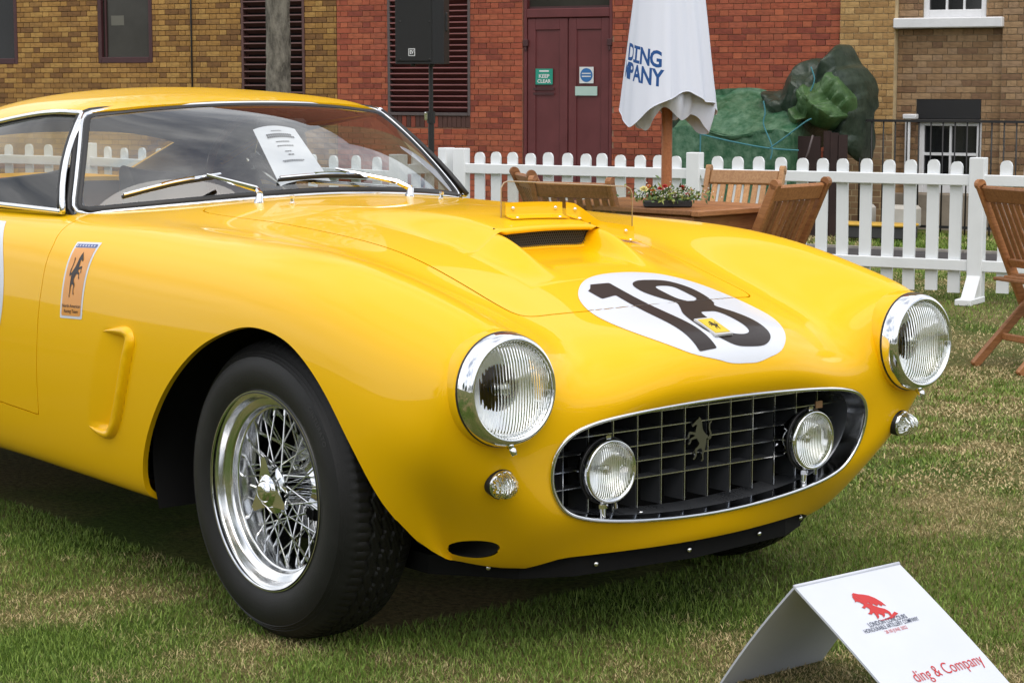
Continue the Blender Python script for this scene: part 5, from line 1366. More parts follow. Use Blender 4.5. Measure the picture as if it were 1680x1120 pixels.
wood_mat('teak', (.22, .085, .028), (.42, .185, .068)); wood_mat('teak_light', (.32, .15, .055), (.54, .30, .13)); wood_mat('parasol_pole_wood', (.30, .10, .035), (.42, .16, .06))
def chair_meshes(mat):
    D = {}
    W2 = .195
    fb, ft = Vector((.15, 0, 0)), Vector((-.215, 0, .79))          # stile: front foot to top of the back
    rb_, rt2 = Vector((-.245, 0, 0)), Vector((.165, 0, .40))
    def on(t): return fb+(ft-fb)*t
    d = (ft-fb).normalized(); nn = d.cross(Vector((0, 1, 0)))
    parts = []
    for s in (-1, 1):
        b = MB(); b.beam(fb+Vector((0, s*W2, 0)), ft+Vector((0, s*W2, 0)), .026, .046, side=(0, 1, 0), bev=.006); b.tube([ft+Vector((.0, s*(W2+.013), -.004)), ft+Vector((0, s*(W2-.013), -.004))], .023, 12); parts.append(('stile', b))
        b = MB(); b.beam(rb_+Vector((0, s*(W2-.030), 0)), rt2+Vector((0, s*(W2-.030), 0)), .024, .044, side=(0, 1, 0), bev=.006); parts.append(('leg', b))
    a = on(.945); b = MB(); b.beam(a+Vector((0, -W2+.013, 0)), a+Vector((0, W2-.013, 0)), .075, .022, side=d, bev=.006); parts.append(('top_rail', b))
    a = on(.565); b = MB(); b.beam(a+Vector((0, -W2+.013, 0)), a+Vector((0, W2-.013, 0)), .045, .022, side=d, bev=.006); parts.append(('lower_rail', b))
    for i in range(8):
        y = -W2+.045+i*(2*W2-.09)/7
        b = MB(); b.beam(on(.59)+Vector((0, y, 0)), on(.90)+Vector((0, y, 0)), .028, .011, side=(0, 1, 0), bev=.002); parts.append(('back_slat', b))
    for i in range(7):
        x = .19-i*.056; b = MB(); b.box((x, 0, .405-.01*i*.4), (.045, 2*W2-.09, .014), bev=.003); parts.append(('seat_slat', b))
    b = MB(); b.beam((-.10, -W2+.03, .125), (-.10, W2-.03, .125), .03, .02, bev=.004); parts.append(('stretcher', b))
    b = MB(); b.beam((.11, -W2+.013, .09), (.11, W2-.013, .09), .03, .02, bev=.004); parts.append(('stretcher', b))
    return [(n_, b.mesh(n_, mat)) for n_, b in parts]
CHM = chair_meshes(MATS['teak']); CHL = chair_meshes(MATS['teak_light'])
def chair(r, d, face, label, M_=CHM):
    """face: direction the sitter looks, degrees from straight away from the photographer towards the right"""
    p = at(r, d); dv = FWH*math.cos(R(face))+RTH*math.sin(R(face))
    c = empty('folding_chair', tuple(p), math.atan2(dv[1], dv[0])); tag(c, label, 'chair', 'teak folding chairs')
    for n_, me in M_: inst(n_, me, c)
    return c
chair((1643-840)/FPX*9.0+.20, 9.0, 68, 'brown slatted folding chair standing alone at the right edge', CHM)
chair((1290-840)/FPX*9.35-.115, 9.35, -48, 'brown folding chair right of the table with its back turned to the camera')
chair((1207-840)/FPX*10.25, 10.45, 205, 'light brown folding chair on the fence side of the table, facing the camera', CHL)
chair((945-840)/FPX*9.5+.08, 9.55, 30, 'brown folding chair left of the table, the nearer of the two behind the perspex')
chair((888-840)/FPX*10.2+.12, 10.3, 78, 'brown folding chair nearest the red door, mostly hidden by the chair before it')
# table
TZ = .68
tc_ = np.array([.674, 9.5]); ta = np.array([.70, .714]); tb = np.array([-.714, .70])      # (r, d) axes of the top
T = empty('garden_table', tuple(at(tc_[0], tc_[1])), 0); av = RTH*ta[0]+FWH*ta[1]; T.rotation_euler = (0, 0, math.atan2(av[1], av[0])); tag(T, 'rectangular slatted teak garden table carrying a tray of flowers', 'table')
HA, HB = .315, .475
for i in range(7):
    x = -HA+.045+i*(2*HA-.09)/6; b = MB(); b.box((x, 0, TZ-.011), (2*HA/7-.004, 2*HB-.09, .022), bev=.003); b.build('top_slat', MATS['teak'], T)
for s in (-1, 1):
    b = MB(); b.box((0, s*(HB-.02), TZ-.013), (2*HA, .045, .026), bev=.004); b.build('table_edge', MATS['teak'], T)
    b = MB(); b.box((s*(HA-.03), 0, TZ-.065), (.022, 2*HB-.12, .07), bev=.003); b.build('apron', MATS['teak'], T)
    b = MB(); b.box((0, s*(HB-.05), TZ-.065), (2*HA-.12, .022, .07), bev=.003); b.build('apron', MATS['teak'], T)
    for q in (-1, 1): b = MB(); b.box((s*(HA-.04), q*(HB-.06), (TZ-.03)/2), (.05, .05, TZ-.03), bev=.004); b.build('leg', MATS['teak'], T)
# flower tray
FTR = empty('flower_tray', tuple(at((1094-840)/FPX*9.25, 9.22, TZ+.001)), math.atan2(RTH[1], RTH[0])); tag(FTR, 'low black tray of red, cream and white flowers on the teak table', 'flowers')
b = MB(); b.box((0, 0, .016), (.21, .10, .032), bev=.006); b.build('tray', MATS['iron'], FTR)
plain('leaf_green', (.075, .13, .028), .5, noise=.4, nscale=30); plain('leaf_yellow', (.22, .25, .045), .5, noise=.3, nscale=30)
r_ = random.Random(3)
for nm, mat, cnt in (('foliage', 'leaf_green', 420), ('pale_foliage', 'leaf_yellow', 200)):
    V = []; F = []
    for i in range(cnt):
        c = Vector((r_.gauss(0, .068), r_.gauss(0, .04), .03+abs(r_.gauss(0, .026)))); u = Vector((r_.gauss(0, 1), r_.gauss(0, 1), r_.gauss(.3, 1))).normalized(); v = u.orthogonal().normalized()
        l, w_ = r_.uniform(.014, .03), r_.uniform(.004, .008); k = len(V)
        V += [c, c+u*l*.5+v*w_, c+u*l, c+u*l*.5-v*w_]; F.append((k, k+1, k+2, k+3))
    tag(obj(nm, V, F, MATS[mat], FTR, False), kind='stuff')
for nm, col in (('petal_red', (.42, .03, .02)), ('petal_cream', (.70, .62, .25)), ('petal_orange', (.60, .20, .04)), ('petal_white', (.72, .72, .66))): plain(nm, col, .6, noise=.15, nscale=60)
def bloom(r):
    b = MB()
    for ring, (n_, rr, zz, tilt) in enumerate(((7, .9, .1, .3), (6, .65, .35, .7), (4, .35, .5, 1.2))):
        for k in range(n_):
            a = 2*math.pi*k/n_+ring*.5; u = Vector((math.cos(a), math.sin(a), 0)); v = Vector((-math.sin(a), math.cos(a), 0)); t = u*math.cos(tilt)+Vector((0, 0, math.sin(tilt)))
            o = Vector((0, 0, zz*r*.5)); b.add([o, o+t*r*rr*.6+v*r*.34, o+t*r*rr, o+t*r*rr*.6-v*r*.34], [(0, 1, 2, 3)])
    return b
for i, (x, y, z, rr, m_) in enumerate([(-.105, -.02, .075, .026, 'petal_cream'), (-.03, -.025, .078, .022, 'petal_red'), (-.012, .0, .088, .018, 'petal_red'), (.062, -.02, .082, .022, 'petal_red'), (-.065, -.035, .07, .018, 'petal_orange'), (.10, -.01, .07, .017, 'petal_orange'), (.03, -.045, .062, .014, 'petal_cream'), (-.082, .01, .088, .016, 'petal_orange'), (.085, -.035, .055, .015, 'petal_red')]):
    o = bloom(rr).build('bloom', MATS[m_], FTR); o.location = (x, y, z); o.rotation_euler = (r_.uniform(.2, .7), r_.uniform(-.3, .3), 0)
V = []; F = []
for i in range(260):
    c = Vector((r_.gauss(.02, .06), r_.gauss(-.01, .04), .045+abs(r_.gauss(0, .022)))); s_ = r_.uniform(.002, .0042); k = len(V)
    V += [c+Vector(q)*s_ for q in ((1, 0, 0), (0, 1, 0), (-1, 0, 0), (0, -1, 0), (0, 0, 1), (0, 0, -1))]; F += [tuple(k+j for j in f) for f in ((0, 1, 4), (1, 2, 4), (2, 3, 4), (3, 0, 4), (1, 0, 5), (2, 1, 5), (3, 2, 5), (0, 3, 5))]
tag(obj('tiny_white_blossom', V, F, MATS['petal_white'], FTR, False), kind='stuff')

# ------------------------------------------------------------------ closed parasol
mt, n, b = nodes('canvas'); b.inputs['Base Color'].default_value = (.70, .74, .85, 1); b.inputs['Roughness'].default_value = .85
plain('canvas_print', (.012, .075, .26), .85)
UD = 9.35; UR = (1093-840)/FPX*UD
UM = empty('parasol', tuple(at(UR, UD)), math.atan2(-FWH[1], -FWH[0])); tag(UM, 'closed white parasol with blue lettering standing through the teak table', 'parasol')
b = MB(); b.tube([(0, 0, 0), (0, 0, 2.42)], .024, 14); b.build('pole', MATS['parasol_pole_wood'], UM, True, 40)
def um_r(phi, z, lay=0):
    t = np.clip((z-1.02)/(2.36-1.02), 0, 1)
    base_ = .028+.192*(1-t)**.72
    k = (1-t)**.7
    pw = (phi+np.pi) % (2*np.pi)-np.pi; flat_ = 1-.85*np.exp(-((pw+.75)/.75)**2)
    f_ = .20*np.cos(3*phi+.9+1.2*t)+.11*np.cos(5*phi+2.0-1.5*t)+.05*np.cos(9*phi+.5+2*t)+.055*np.cos(15*phi+4*t)
    return base_*(1+k*f_*.62*flat_)
def um_bottom(phi): return 1.12+.065*np.cos(2*phi-1.25)+.022*np.cos(3*phi+.4)-.008*np.cos(7*phi)
def um_pt(phi, t, off=0.0):
    zb = um_bottom(phi); z = zb+(2.36-zb)*t; r_ = um_r(phi, z)+off
    return np.array([r_*math.cos(phi), r_*math.sin(phi)*.98, z])
Gu = np.array([[um_pt(p, t) for p in np.linspace(0, 2*np.pi, 181)] for t in np.concatenate([np.linspace(0, .5, 34), np.linspace(.52, 1, 22)])])
sheet('canvas', Gu, MATS['canvas'], UM, .003, flip=False)
hemp = [um_pt(p, .0, .002) for p in np.linspace(0, 2*np.pi, 121)[:-1]]
b = MB(); b.tube(hemp, .0024, 6, closed=True); b.build('hem', MATS['canvas'], UM, True)
Gv = np.array([[(lambda r_, z: (r_*math.cos(p), r_*math.sin(p), z))((um_r(p+.5, 1.1)*(.80+.12*math.cos(4*p))), z) for p in np.linspace(0, 2*np.pi, 121)] for z in np.linspace(0, 1, 9)])
for i in range(9):
    for j, p in enumerate(np.linspace(0, 2*np.pi, 121)):
        zb = 1.06+.035*math.cos(2*p-.3)+.03*math.cos(5*p+1.0); rr = um_r(p+.5, 1.1)*(.74+.10*math.cos(4*p))*(.86+.14*math.sin(i/8*2.2)); Gv[i, j] = (rr*math.cos(p), rr*math.sin(p), zb+(1.2-zb)*i/8)
sheet('inner_canvas', Gv, MATS['canvas'], UM, .003)
b = MB(); b.tube([(0, 0, 2.35), (0, 0, 2.40), (0, 0, 2.45)], [.03, .03, .012], 12); b.build('finial', MATS['parasol_pole_wood'], UM, True)
# lettering wrapped round the cloth, rising towards the hidden side
def um_text(txt, phi_r, z, hgt, slope, adv=.262):
    V = []; F = []
    for i, ch in enumerate(reversed(txt)):
        if ch == 'I':      # slab-serif capital
            q = [(-.26, 0, .26, .13), (-.26, .60, .26, .73), (-.075, .13, .075, .60)]
            tv = np.array([c for a0, b0, a1, b1 in q for c in ((a0, b0-.365), (a1, b0-.365), (a1, b1-.365), (a0, b1-.365))]); tf = [(0, 1, 2, 3), (4, 5, 6, 7), (8, 9, 10, 11)]
        else:
            tv, tf = text_tris(ch, 1.0, .03); tv = tv-[(tv[:, 0].max()+tv[:, 0].min())/2, (tv[:, 1].max()+tv[:, 1].min())/2]
            tv = tv*[.56/max(tv[:, 0].max()-tv[:, 0].min(), .3), .73/(tv[:, 1].max()-tv[:, 1].min())]
        # cut long triangles so that the letters follow the folds
        bm = bmesh.new(); vs_ = [bm.verts.new((x, y, 0)) for x, y in tv]
        for f in tf:
            try: bm.faces.new([vs_[j] for j in f])
            except ValueError: pass
        bmesh.ops.triangulate(bm, faces=list(bm.faces))
        for _ in range(3):
            es = [e for e in bm.edges if e.calc_length() > .16]
            if es: bmesh.ops.subdivide_edges(bm, edges=es, cuts=1); bmesh.ops.triangulate(bm, faces=list(bm.faces))
        bm.verts.index_update(); k = len(V)
        for v in bm.verts:
            sx = v.co.x*hgt/.73-i*adv*.20; ph = phi_r+sx/.20; zz = z+v.co.y*hgt/.73-sx*slope; rr = um_r(ph, zz)+.0035
            V.append((rr*math.cos(ph), rr*math.sin(ph)*.98, zz))
        F += [tuple(v.index+k for v in f.verts) for f in bm.faces]; bm.free()
    obj('lettering', V, F, MATS['canvas_print'], UM, False)
# seen from the camera (local +x points at it, local +y to its right)
um_text('DING', -.34, 1.325, .074, .17, .285); um_text('MPANY', -.28, 1.243, .074, .17, .275); um_text('C', 1.42, 1.33, .074, .17)

# ------------------------------------------------------------------ loudspeaker on a stand
plain('cabinet', (.006, .006, .0065), .5, bump=.08, bscale=500); plain('speaker_cloth', (.007, .0075, .0075), .7, bump=.3, bscale=900); plain('stand_metal', (.012, .012, .012), .35)
SD = 15.2; sr = (697-840)/FPX*SD; kx = SD/FPX
zb_ = 1.225-(107-135)*kx*1.0; zb_ = CAM[2]-(107-135)*kx
SPK_ = empty('loudspeaker', tuple(at(sr, SD, zb_)), math.atan2(RTH[1], RTH[0])-R(12)); tag(SPK_, 'black loudspeaker on a pole in front of the louvre vent', 'loudspeaker')
hw2 = 39*kx
pl_ = [(-hw2, -.15), (-hw2*.97, -.165), (hw2*.62, -.165), (hw2*.80, -.13), (hw2*1.0, -.10), (hw2*1.0, .06), (hw2*.55, .17), (-hw2*.55, .17), (-hw2, .06)]
b = MB(); b.prism(pl_, .62, Matrix.Translation((0, 0, .004))); b.build('cabinet', MATS['cabinet'], SPK_)
b = MB(); b.box((-hw2*.17, -.168, .31), (hw2*1.5, .012, .58), bev=.012); gr = b.build('speaker_grille', MATS['speaker_cloth'], SPK_)
b = MB(); b.box((-.045, -.1755, .085), (.048, .003, .052)); lg = b.build('maker_plate', MATS['sign_white'], SPK_)
b = MB(); b.box((-.045, -.1775, .085), (.038, .002, .042)); b.build('plate_field', MATS['iron'], lg)
def tri(name, s, xc, zc, h, w_, par):
    tv, tf = text_tris(s, 1.0, .03); a = tv[:, 0].max()-tv[:, 0].min(); c = tv[:, 1].max()-tv[:, 1].min(); obj(name, [(xc+x*w_/a, -.179, zc+y*h/c) for x, y in tv], tf, MATS['sign_white'], par, False)
tri('maker_mark', 'EV', -.045, .085, .026, .028, lg)
for x, z in ((-.13, .30), (.085, .30), (-.13, .035), (.085, .035)):
    b = MB(); b.lathe([(0, .007), (.003, .006), (.003, .0004)], 8, axisframe((x, -.174, z), (0, -1, 0))); b.build('screw', MATS['stand_metal'], SPK_, True)
b = MB(); b.box((hw2*.98, -.02, .30), (.03, .05, .14), bev=.01); b.build('carry_handle', MATS['stand_metal'], SPK_)
for x in (-.06, .08):
    b = MB(); b.box((x, -.08, -.004), (.03, .03, .018), bev=.004); b.build('rubber_foot', MATS['stand_metal'], SPK_)
zs = ground_z(((at((708-840)/FPX*SD, SD)-OW)@NW))
STD = empty('speaker_stand', tuple(at((708-840)/FPX*SD, SD, zs))); tag(STD, 'black tripod pole carrying the loudspeaker behind the white fence', 'speaker stand')
H_ = zb_-zs; zc = CAM[2]-(195-135)*kx-zs
b = MB(); b.tube([(0, 0, zc), (0, 0, H_)], .016, 12); b.build('upper_tube', MATS['stand_metal'], STD, True, 40)
b = MB(); b.tube([(0, 0, .1), (0, 0, zc)], .022, 12); b.build('lower_tube', MATS['stand_metal'], STD, True, 40)
b = MB(); b.box((-.012, -.03, zc+.02), (.028, .03, .06), bev=.006); b.build('clamp', MATS['chrome'], STD); b = MB(); b.tube([(0, 0, zc-.03), (0, 0, zc+.055)], .030, 12); b.build('collar', MATS['stand_metal'], STD, True, 40)
for k in range(3):
    a = 2*math.pi*k/3+.6; b = MB(); b.beam((0, 0, .62), (.5*math.cos(a), .5*math.sin(a), .02), .025, .025); b.build('leg', MATS['stand_metal'], STD)

# ------------------------------------------------------------------ heap under green tarpaulins by the wall
def fbm(P, seed, sc, oct_=4):
    v = 0; a = 1
    for i in range(oct_):
        v = v+a*(vnoise(P, seed+i, sc/2**i)-.5); a *= .55
    return v
def ridged(P, seed, sc, oct_=3):
    v = 0; a = 1
    for i in range(oct_):
        v = v+a*(1-np.abs(2*vnoise(P*[1.0, .8], seed+i, sc/1.9**i)-1)*2.2); a *= .5
    return v*.5
def lnoise(P, seed, sc):
    r_ = np.random.default_rng(seed); T_ = r_.random((64, 64)); q = P/sc; i = np.floor(q).astype(int); f_ = q-i
    g = lambda a, b: T_[(i[:, 0]+a) % 64, (i[:, 1]+b) % 64]
    lo = f_[:, 0]+f_[:, 1] < 1           # two flat facets per cell: sharp creases
    return np.where(lo, g(0, 0)+(g(1, 0)-g(0, 0))*f_[:, 0]+(g(0, 1)-g(0, 0))*f_[:, 1], g(1, 1)+(g(0, 1)-g(1, 1))*(1-f_[:, 0])+(g(1, 0)-g(1, 1))*(1-f_[:, 1]))
def crumple(P, seed, sc):
    v = 0
    for k, (a, s_, w_) in enumerate(((.35, 1.0, .9), (1.25, .62, .85), (2.1, .38, .65), (.9, .24, .42), (2.7, .15, .26))):
        Q = np.stack([P[:, 0]*math.cos(a)-P[:, 1]*math.sin(a), (P[:, 0]*math.sin(a)+P[:, 1]*math.cos(a))*.62], 1); v = v+w_*(lnoise(Q, seed+k, sc*s_)-.5)
    return v
def fold(P, seed, sc):
    # a few long straight creases fanning from the knots, flat cloth between them
    v = 0
    for k, (a, f_, w_) in enumerate(((.5, 1.0, 1.0), (1.15, 1.5, .7), (-.35, 1.9, .55), (2.2, 2.8, .3))):
        q = P[:, 0]*math.cos(a)+P[:, 1]*math.sin(a); u = q*f_/sc+1.3*vnoise(P, seed+k, sc*2.4)+k*.37
        v = v+w_*(np.abs((u % 1)-.5)*2-.5)*(.35+.9*vnoise(P, seed+30+k, sc*1.6))
    return v
def tarp_mat(name, c1, c2, sc):
    mt, n, b = nodes(name); b.inputs['Roughness'].default_value = .42; b.inputs['Specular IOR Level'].default_value = .4
    t = N(n, 'TexCoord'); a = N(n, 'TexNoise', Scale=sc, Detail=7.0, Roughness=.7); r_ = N(n, 'ValToRGB')
    r_.color_ramp.elements[0].position = .38; r_.color_ramp.elements[0].color = (*c1, 1); r_.color_ramp.elements[1].position = .66; r_.color_ramp.elements[1].color = (*c2, 1)
    n.links.new(t.outputs['Object'], a.inputs['Vector']); vo_ = N(n, 'TexVoronoi', Scale=13.0, feature='DISTANCE_TO_EDGE'); nz_b = N(n, 'TexNoise', Scale=22.0, Detail=5.0); ad = N(n, 'Math', operation='ADD'); bp_ = N(n, 'Bump', Strength=.22, Distance=.02); n.links.new(t.outputs['Object'], vo_.inputs['Vector']); n.links.new(t.outputs['Object'], nz_b.inputs['Vector']); n.links.new(vo_.outputs['Distance'], ad.inputs[0]); n.links.new(nz_b.outputs[0], ad.inputs[1]); n.links.new(ad.outputs[0], bp_.inputs['Height']); n.links.new(bp_.outputs[0], b.inputs['Normal'])
    n.links.new(a.outputs[0], r_.inputs[0]); n.links.new(r_.outputs[0], b.inputs['Base Color']); return mt
tarp_mat('tarp_green', (.020, .095, .042), (.115, .215, .135), 11); tarp_mat('tarp_dark', (.020, .036, .024), (.050, .072, .052), 7); tarp_mat('tarp_leaf', (.035, .085, .028), (.085, .165, .060), 6); plain('rope_blue', (.06, .22, .26), .8); plain('dark_boards', (.035, .018, .016), .8, noise=.3, nscale=4)
TN = 1.3
xt0, xt1 = wx(1128, TN), wx(1318, TN); xt2 = wx(1420, TN); zz = lambda py: wl(1250, py, TN)[1]
HP = wall_thing('covered_heap', 'heap covered with tied green tarpaulins against the red brick wall', 'tarpaulin', (xt0+xt2)/2, n=TN)
def heap_loc(X, n, z): return np.array([X-HP['_X'], -(n-TN), z-HP['_z']])
rows = []
for i, u in enumerate(np.linspace(-.02, 1.02, 110)):
    X = xt0+(xt1-xt0)*u; e = max(0, -u*30, (u-1)*30); top = zz(158)+.03*math.sin(u*4)-.05*math.exp(-((u-.62)/.2)**2); fz = zz(216)-.03*u+.03*math.sin(u*9)
    pr_ = curve2([(TN+.42, ZB-.02), (TN+.40, .15), (TN+.385, fz-.02), (TN+.37, fz), (TN+.35, fz+.012), (TN+.02, (fz+top)/2+.01), (TN-.34, top), (TN-.39, top-.02), (TN-.42, .3), (TN-.42, ZB)], 12, closed=False)
    rows.append([heap_loc(X+.06*(z-ZB)*(1-u)*.5, n, z) for n, z in pr_])
Gt = np.array(rows); P2 = np.stack([Gt[..., 0].ravel()*1.0, (Gt[..., 1]+Gt[..., 2]).ravel()], 1)
nn_ = grid_normals(Gt); Gt = Gt+nn_*(fbm(P2, 20, .22)*.045+.012*np.sin(P2[:, 0]*34+3*vnoise(P2, 31, .2)))[..., None].reshape(*Gt.shape[:2], 1) if False else Gt+nn_*(crumple(P2*[1, .5], 71, .30)*.038).reshape(*Gt.shape[:2], 1)
sheet('green_tarpaulin', Gt, MATS['tarp_green'], HP).data.set_sharp_from_angle(angle=R(20))
for e_ in (0, -1): b = MB(); b.add([tuple(p) for p in Gt[e_]], [tuple(range(Gt.shape[1]))]); b.build('tarpaulin_end', MATS['tarp_green'], HP)
def blob(name, outline, n0, n1, mat, seed, amp, sc, rid=0.0):
    """a wrinkled cloth lump whose front outline is given in (along, height)"""
    O = curve2(outline, 16); c = O.mean(0); rows = []
    for k, s_ in enumerate(np.linspace(0, 1, 70)):
        nn2 = n0+(n1-n0)*math.sqrt(max(0, 1-s_*s_)) ; rows.append([heap_loc(*(lambda q: (q[0], nn2, q[1]))(c+(p-c)*s_)) for p in O]+[])
    G_ = np.array(rows); G_ = np.concatenate([G_, G_[:, :1]], 1); back = G_[-1].copy(); back[:, 1] = -(n0-.25-TN); G_ = np.concatenate([G_, back[None]], 0)
    P2 = np.stack([G_[..., 0].ravel(), G_[..., 2].ravel()], 1); ang = np.arctan2(P2[:, 1]-(c[1]-HP['_z']), P2[:, 0]-(c[0]-HP['_X'])); rad = np.hypot(P2[:, 1]-(c[1]-HP['_z']), P2[:, 0]-(c[0]-HP['_X']))
    w_ = fbm(P2, seed, sc*1.6, 2)*amp*.6+fold(P2, seed+20, sc*2.0)*amp*.95+rid*np.abs(np.sin(ang*7+4*vnoise(P2, seed+9, .25)))*np.clip(rad*3, 0, 1)
    G_[..., 1] -= w_.reshape(G_.shape[:2]); G_[..., 2] += .5*w_.reshape(G_.shape[:2])
    G_[:, -1] = G_[:, 0]
    o_ = sheet(name, G_, mat, HP); o_.data.set_sharp_from_angle(angle=R(22)); return o_
L_ = lambda pts, n=TN-.2: [wl(px, py, n) for px, py in pts]
blob('dark_tarpaulin', L_([(1250,166),(1264,150),(1290,136),(1308,108),(1345,96),(1374,78),(1392,106),(1412,128),(1418,160),(1415,205),(1412,245),(1400,262),(1385,232),(1340,218),(1310,245),(1282,222)]), TN-.35, TN+.10, MATS['tarp_dark'], 41, .13, .22, .018)
blob('leaf_green_tarpaulin', L_([(1316,170),(1330,145),(1352,132),(1376,123),(1392,138),(1410,168),(1402,195),(1385,210),(1360,208),(1338,200),(1322,215),(1312,205)]), TN-.05, TN+.26, MATS['tarp_leaf'], 51, .10, .16, .020)
blob('loose_dark_flap', L_([(1118,175),(1132,165),(1140,200),(1136,250),(1124,262),(1112,255),(1116,215)]), TN-.1, TN+.22, MATS['tarp_dark'], 61, .05, .12, .01)
for i, (p0, p1) in enumerate(((1362, 1373), (1374, 1386), (1388, 1401), (1322, 1358), (1300, 1320))):
    b = WB(HP); b.wbox(wx(p0, TN), wx(p1, TN), TN+.12+.01*i, TN+.15+.01*i, ZB, zz(213+3*i)); b.build('dark_board', MATS['dark_boards'], HP)
def rope(pts, n_=TN+.50, name='rope'):
    b = MB(); P = curve2([heap_loc(wx(px, n_), n_, wl(px, py, n_)[1]) for px, py in pts], 6, closed=False); b.tube(P, .0075, 6); b.build(name, MATS['rope_blue'], HP, True)
rope([(1149,220),(1200,232),(1260,243),(1312,247)]); rope([(1265,243),(1290,225),(1320,202),(1332,195)]); rope([(1253,166),(1256,185),(1254,205),(1268,240),(1266,262)]); rope([(1330,110),(1336,128),(1334,140),(1330,150)], TN+.30); rope([(1156,166),(1151,200),(1150,255)])
b = MB(); b.tube([tuple(heap_loc(wx(px, TN+.5), TN+.5, wl(px, py, TN+.5)[1])) for px, py in ((1335,222),(1328,250),(1315,283))], .010, 6); b.build('grey_hose', MATS['louvre_grey'], HP, True)

# ------------------------------------------------------------------ tree in front of the left wing
def bark_mat():
    mt, n, b = nodes('bark'); b.inputs['Roughness'].default_value = .9
    t = N(n, 'TexCoord'); mp_ = N(n, 'Mapping'); mp_.inputs['Scale'].default_value = (1, 1, .45); v = N(n, 'TexVoronoi', Scale=34.0); a = N(n, 'TexNoise', Scale=14.0, Detail=8.0, Roughness=.75); r_ = N(n, 'ValToRGB')
    r_.color_ramp.elements[0].position = .36; r_.color_ramp.elements[0].color = (.060, .052, .042, 1); r_.color_ramp.elements[1].position = .62; r_.color_ramp.elements[1].color = (.27, .245, .20, 1)
    bp_ = N(n, 'Bump', Strength=.9, Distance=.02)
    n.links.new(t.outputs['Object'], mp_.inputs[0]); n.links.new(mp_.outputs[0], a.inputs['Vector']); n.links.new(mp_.outputs[0], v.inputs['Vector']); n.links.new(a.outputs[0], r_.inputs[0]); n.links.new(r_.outputs[0], b.inputs['Base Color']); n.links.new(a.outputs[0], bp_.inputs['Height']); n.links.new(bp_.outputs[0], b.inputs['Normal'])
bark_mat()
TD = 18.0; tr_r = (459-840)/FPX*TD; tp = at(tr_r, TD); tp[2] = ground_z((tp-OW)@NW)
TREE = empty('tree', tuple(tp)); tag(TREE, 'tree with pale rough bark standing before the brown louvre', 'tree')
pts = []; Vt = []; Ft = []; nn2, nz_ = 28, 60
rr_ = np.random.default_rng(5)
for i in range(nz_):
    z = i*.085; rad = .108+.06*math.exp(-z*3)-.004*z
    for j in range(nn2):
        a = 2*math.pi*j/nn2; k = 1+.05*math.sin(3*a+z*2)+.035*rr_.normal(); Vt.append((rad*k*math.cos(a)+.012*math.sin(z*1.3), rad*k*math.sin(a), z))
for i in range(nz_-1):
    for j in range(nn2): Ft.append((i*nn2+j, i*nn2+(j+1) % nn2, (i+1)*nn2+(j+1) % nn2, (i+1)*nn2+j))
trunk = obj('trunk', Vt, Ft, MATS['bark'], TREE, True)
r_ = random.Random(9); tips = []
back_ = -FWH; 
for k in range(9):
    a = 2*math.pi*k/9+r_.uniform(-.2, .2); z0 = 3.2+.2*k; L2 = r_.uniform(1.6, 2.6); e = Vector((math.cos(a), math.sin(a), 0))
    P = [Vector((0, 0, z0)), Vector((0, 0, z0+.35))+e*L2*.35, Vector((0, 0, z0+.8))+e*L2*.7, Vector((0, 0, z0+1.0))+e*L2]
    b = MB(); b.tube(curve2(P, 4, closed=False), [.05-.0028*i for i in range(13)], 7); b.build('limb', MATS['bark'], trunk, True); tips += P[1:]
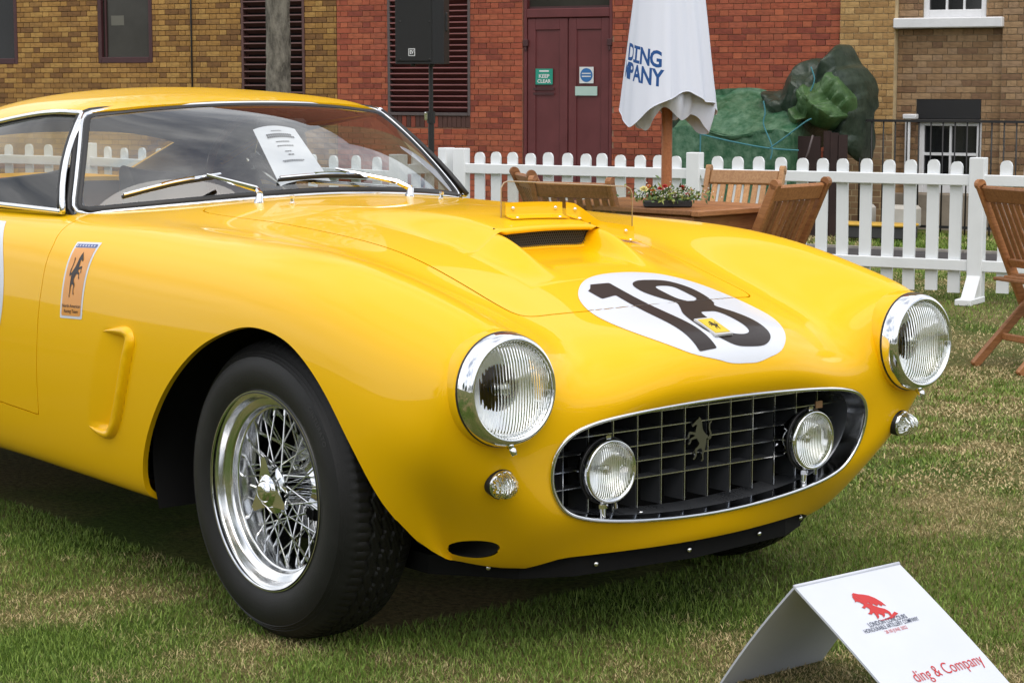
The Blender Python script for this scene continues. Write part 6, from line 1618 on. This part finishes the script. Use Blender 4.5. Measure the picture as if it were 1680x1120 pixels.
# one limb hangs low over the left window
e = Vector(tuple((at(-.241*TD, TD-.5)-tp))); 
low = [Vector((0, 0, 3.2)), Vector((e.x*.4, e.y*.4, 3.3)), Vector((e.x*.8, e.y*.8, 2.9)), Vector((e.x, e.y, 2.45)), Vector((e.x*1.0, e.y*1.0, 2.16))]
b = MB(); b.tube(curve2(low, 4, closed=False), [.035-.002*i for i in range(17)], 6); b.build('limb', MATS['bark'], trunk, True)
plain('tree_leaf', (.040, .085, .018), .5, noise=.4, nscale=3)
V = []; F = []
def leaf(c, s_):
    u = Vector((r_.gauss(0, 1), r_.gauss(0, 1), r_.gauss(-.4, .7))).normalized(); v = u.orthogonal(); v.rotate(Matrix.Rotation(r_.uniform(0, 6.28), 3, u)); v.normalize(); k = len(V)
    V.extend([c, c+u*s_*.5+v*s_*.32, c+u*s_, c+u*s_*.5-v*s_*.32]); F.append((k, k+1, k+2, k+3))
for i in range(260):
    t = tips[r_.randrange(len(tips))]; cc = t+Vector((r_.gauss(0, .5), r_.gauss(0, .5), r_.gauss(.3, .6)))
    if cc.z < 2.9: cc.z = 2.9+r_.random()
    for j in range(34): leaf(cc+Vector((r_.gauss(0, .2), r_.gauss(0, .2), r_.gauss(0, .16))), r_.uniform(.07, .13))
for q in range(3, 17):
    p = Vector(curve2(low, 4, closed=False)[min(q, 16)])
    for j in range(5 if q < 13 else 9): leaf(p+Vector((r_.gauss(0, .045), r_.gauss(0, .045), r_.gauss(-.02, .05))), r_.uniform(.06, .10))
obj('crown', V, F, MATS['tree_leaf'], TREE, False)

# ------------------------------------------------------------------ wood behind the photographer (mirrored in paint and chrome)
plain('far_leaf', (.035, .065, .016), .7, noise=.4, nscale=.5)
V = []; F = []; rr_ = np.random.default_rng(12)
for k in range(26):
    ang = YAW+math.pi+rr_.uniform(-1.5, 1.5); dist = rr_.uniform(42, 60); hgt = rr_.uniform(7, 12); cx, cy = CAM[0]+dist*math.cos(ang), CAM[1]+dist*math.sin(ang)
    for j in range(320):
        u = rr_.normal(0, 1, 3); u /= np.linalg.norm(u); q = np.array([cx, cy, hgt*.55])+u*np.array([3.6, 3.6, hgt*.45])*rr_.uniform(.6, 1.05); a, b_ = rr_.normal(0, .55, 3), rr_.normal(0, .55, 3); n0 = len(V)
        V += [q, q+a, q+a+b_, q+b_]; F.append((n0, n0+1, n0+2, n0+3))
tag(obj('far_wood', V, F, MATS['far_leaf'], None, False), 'far line of leafy trees across the field behind the photographer', 'trees', kind='stuff')
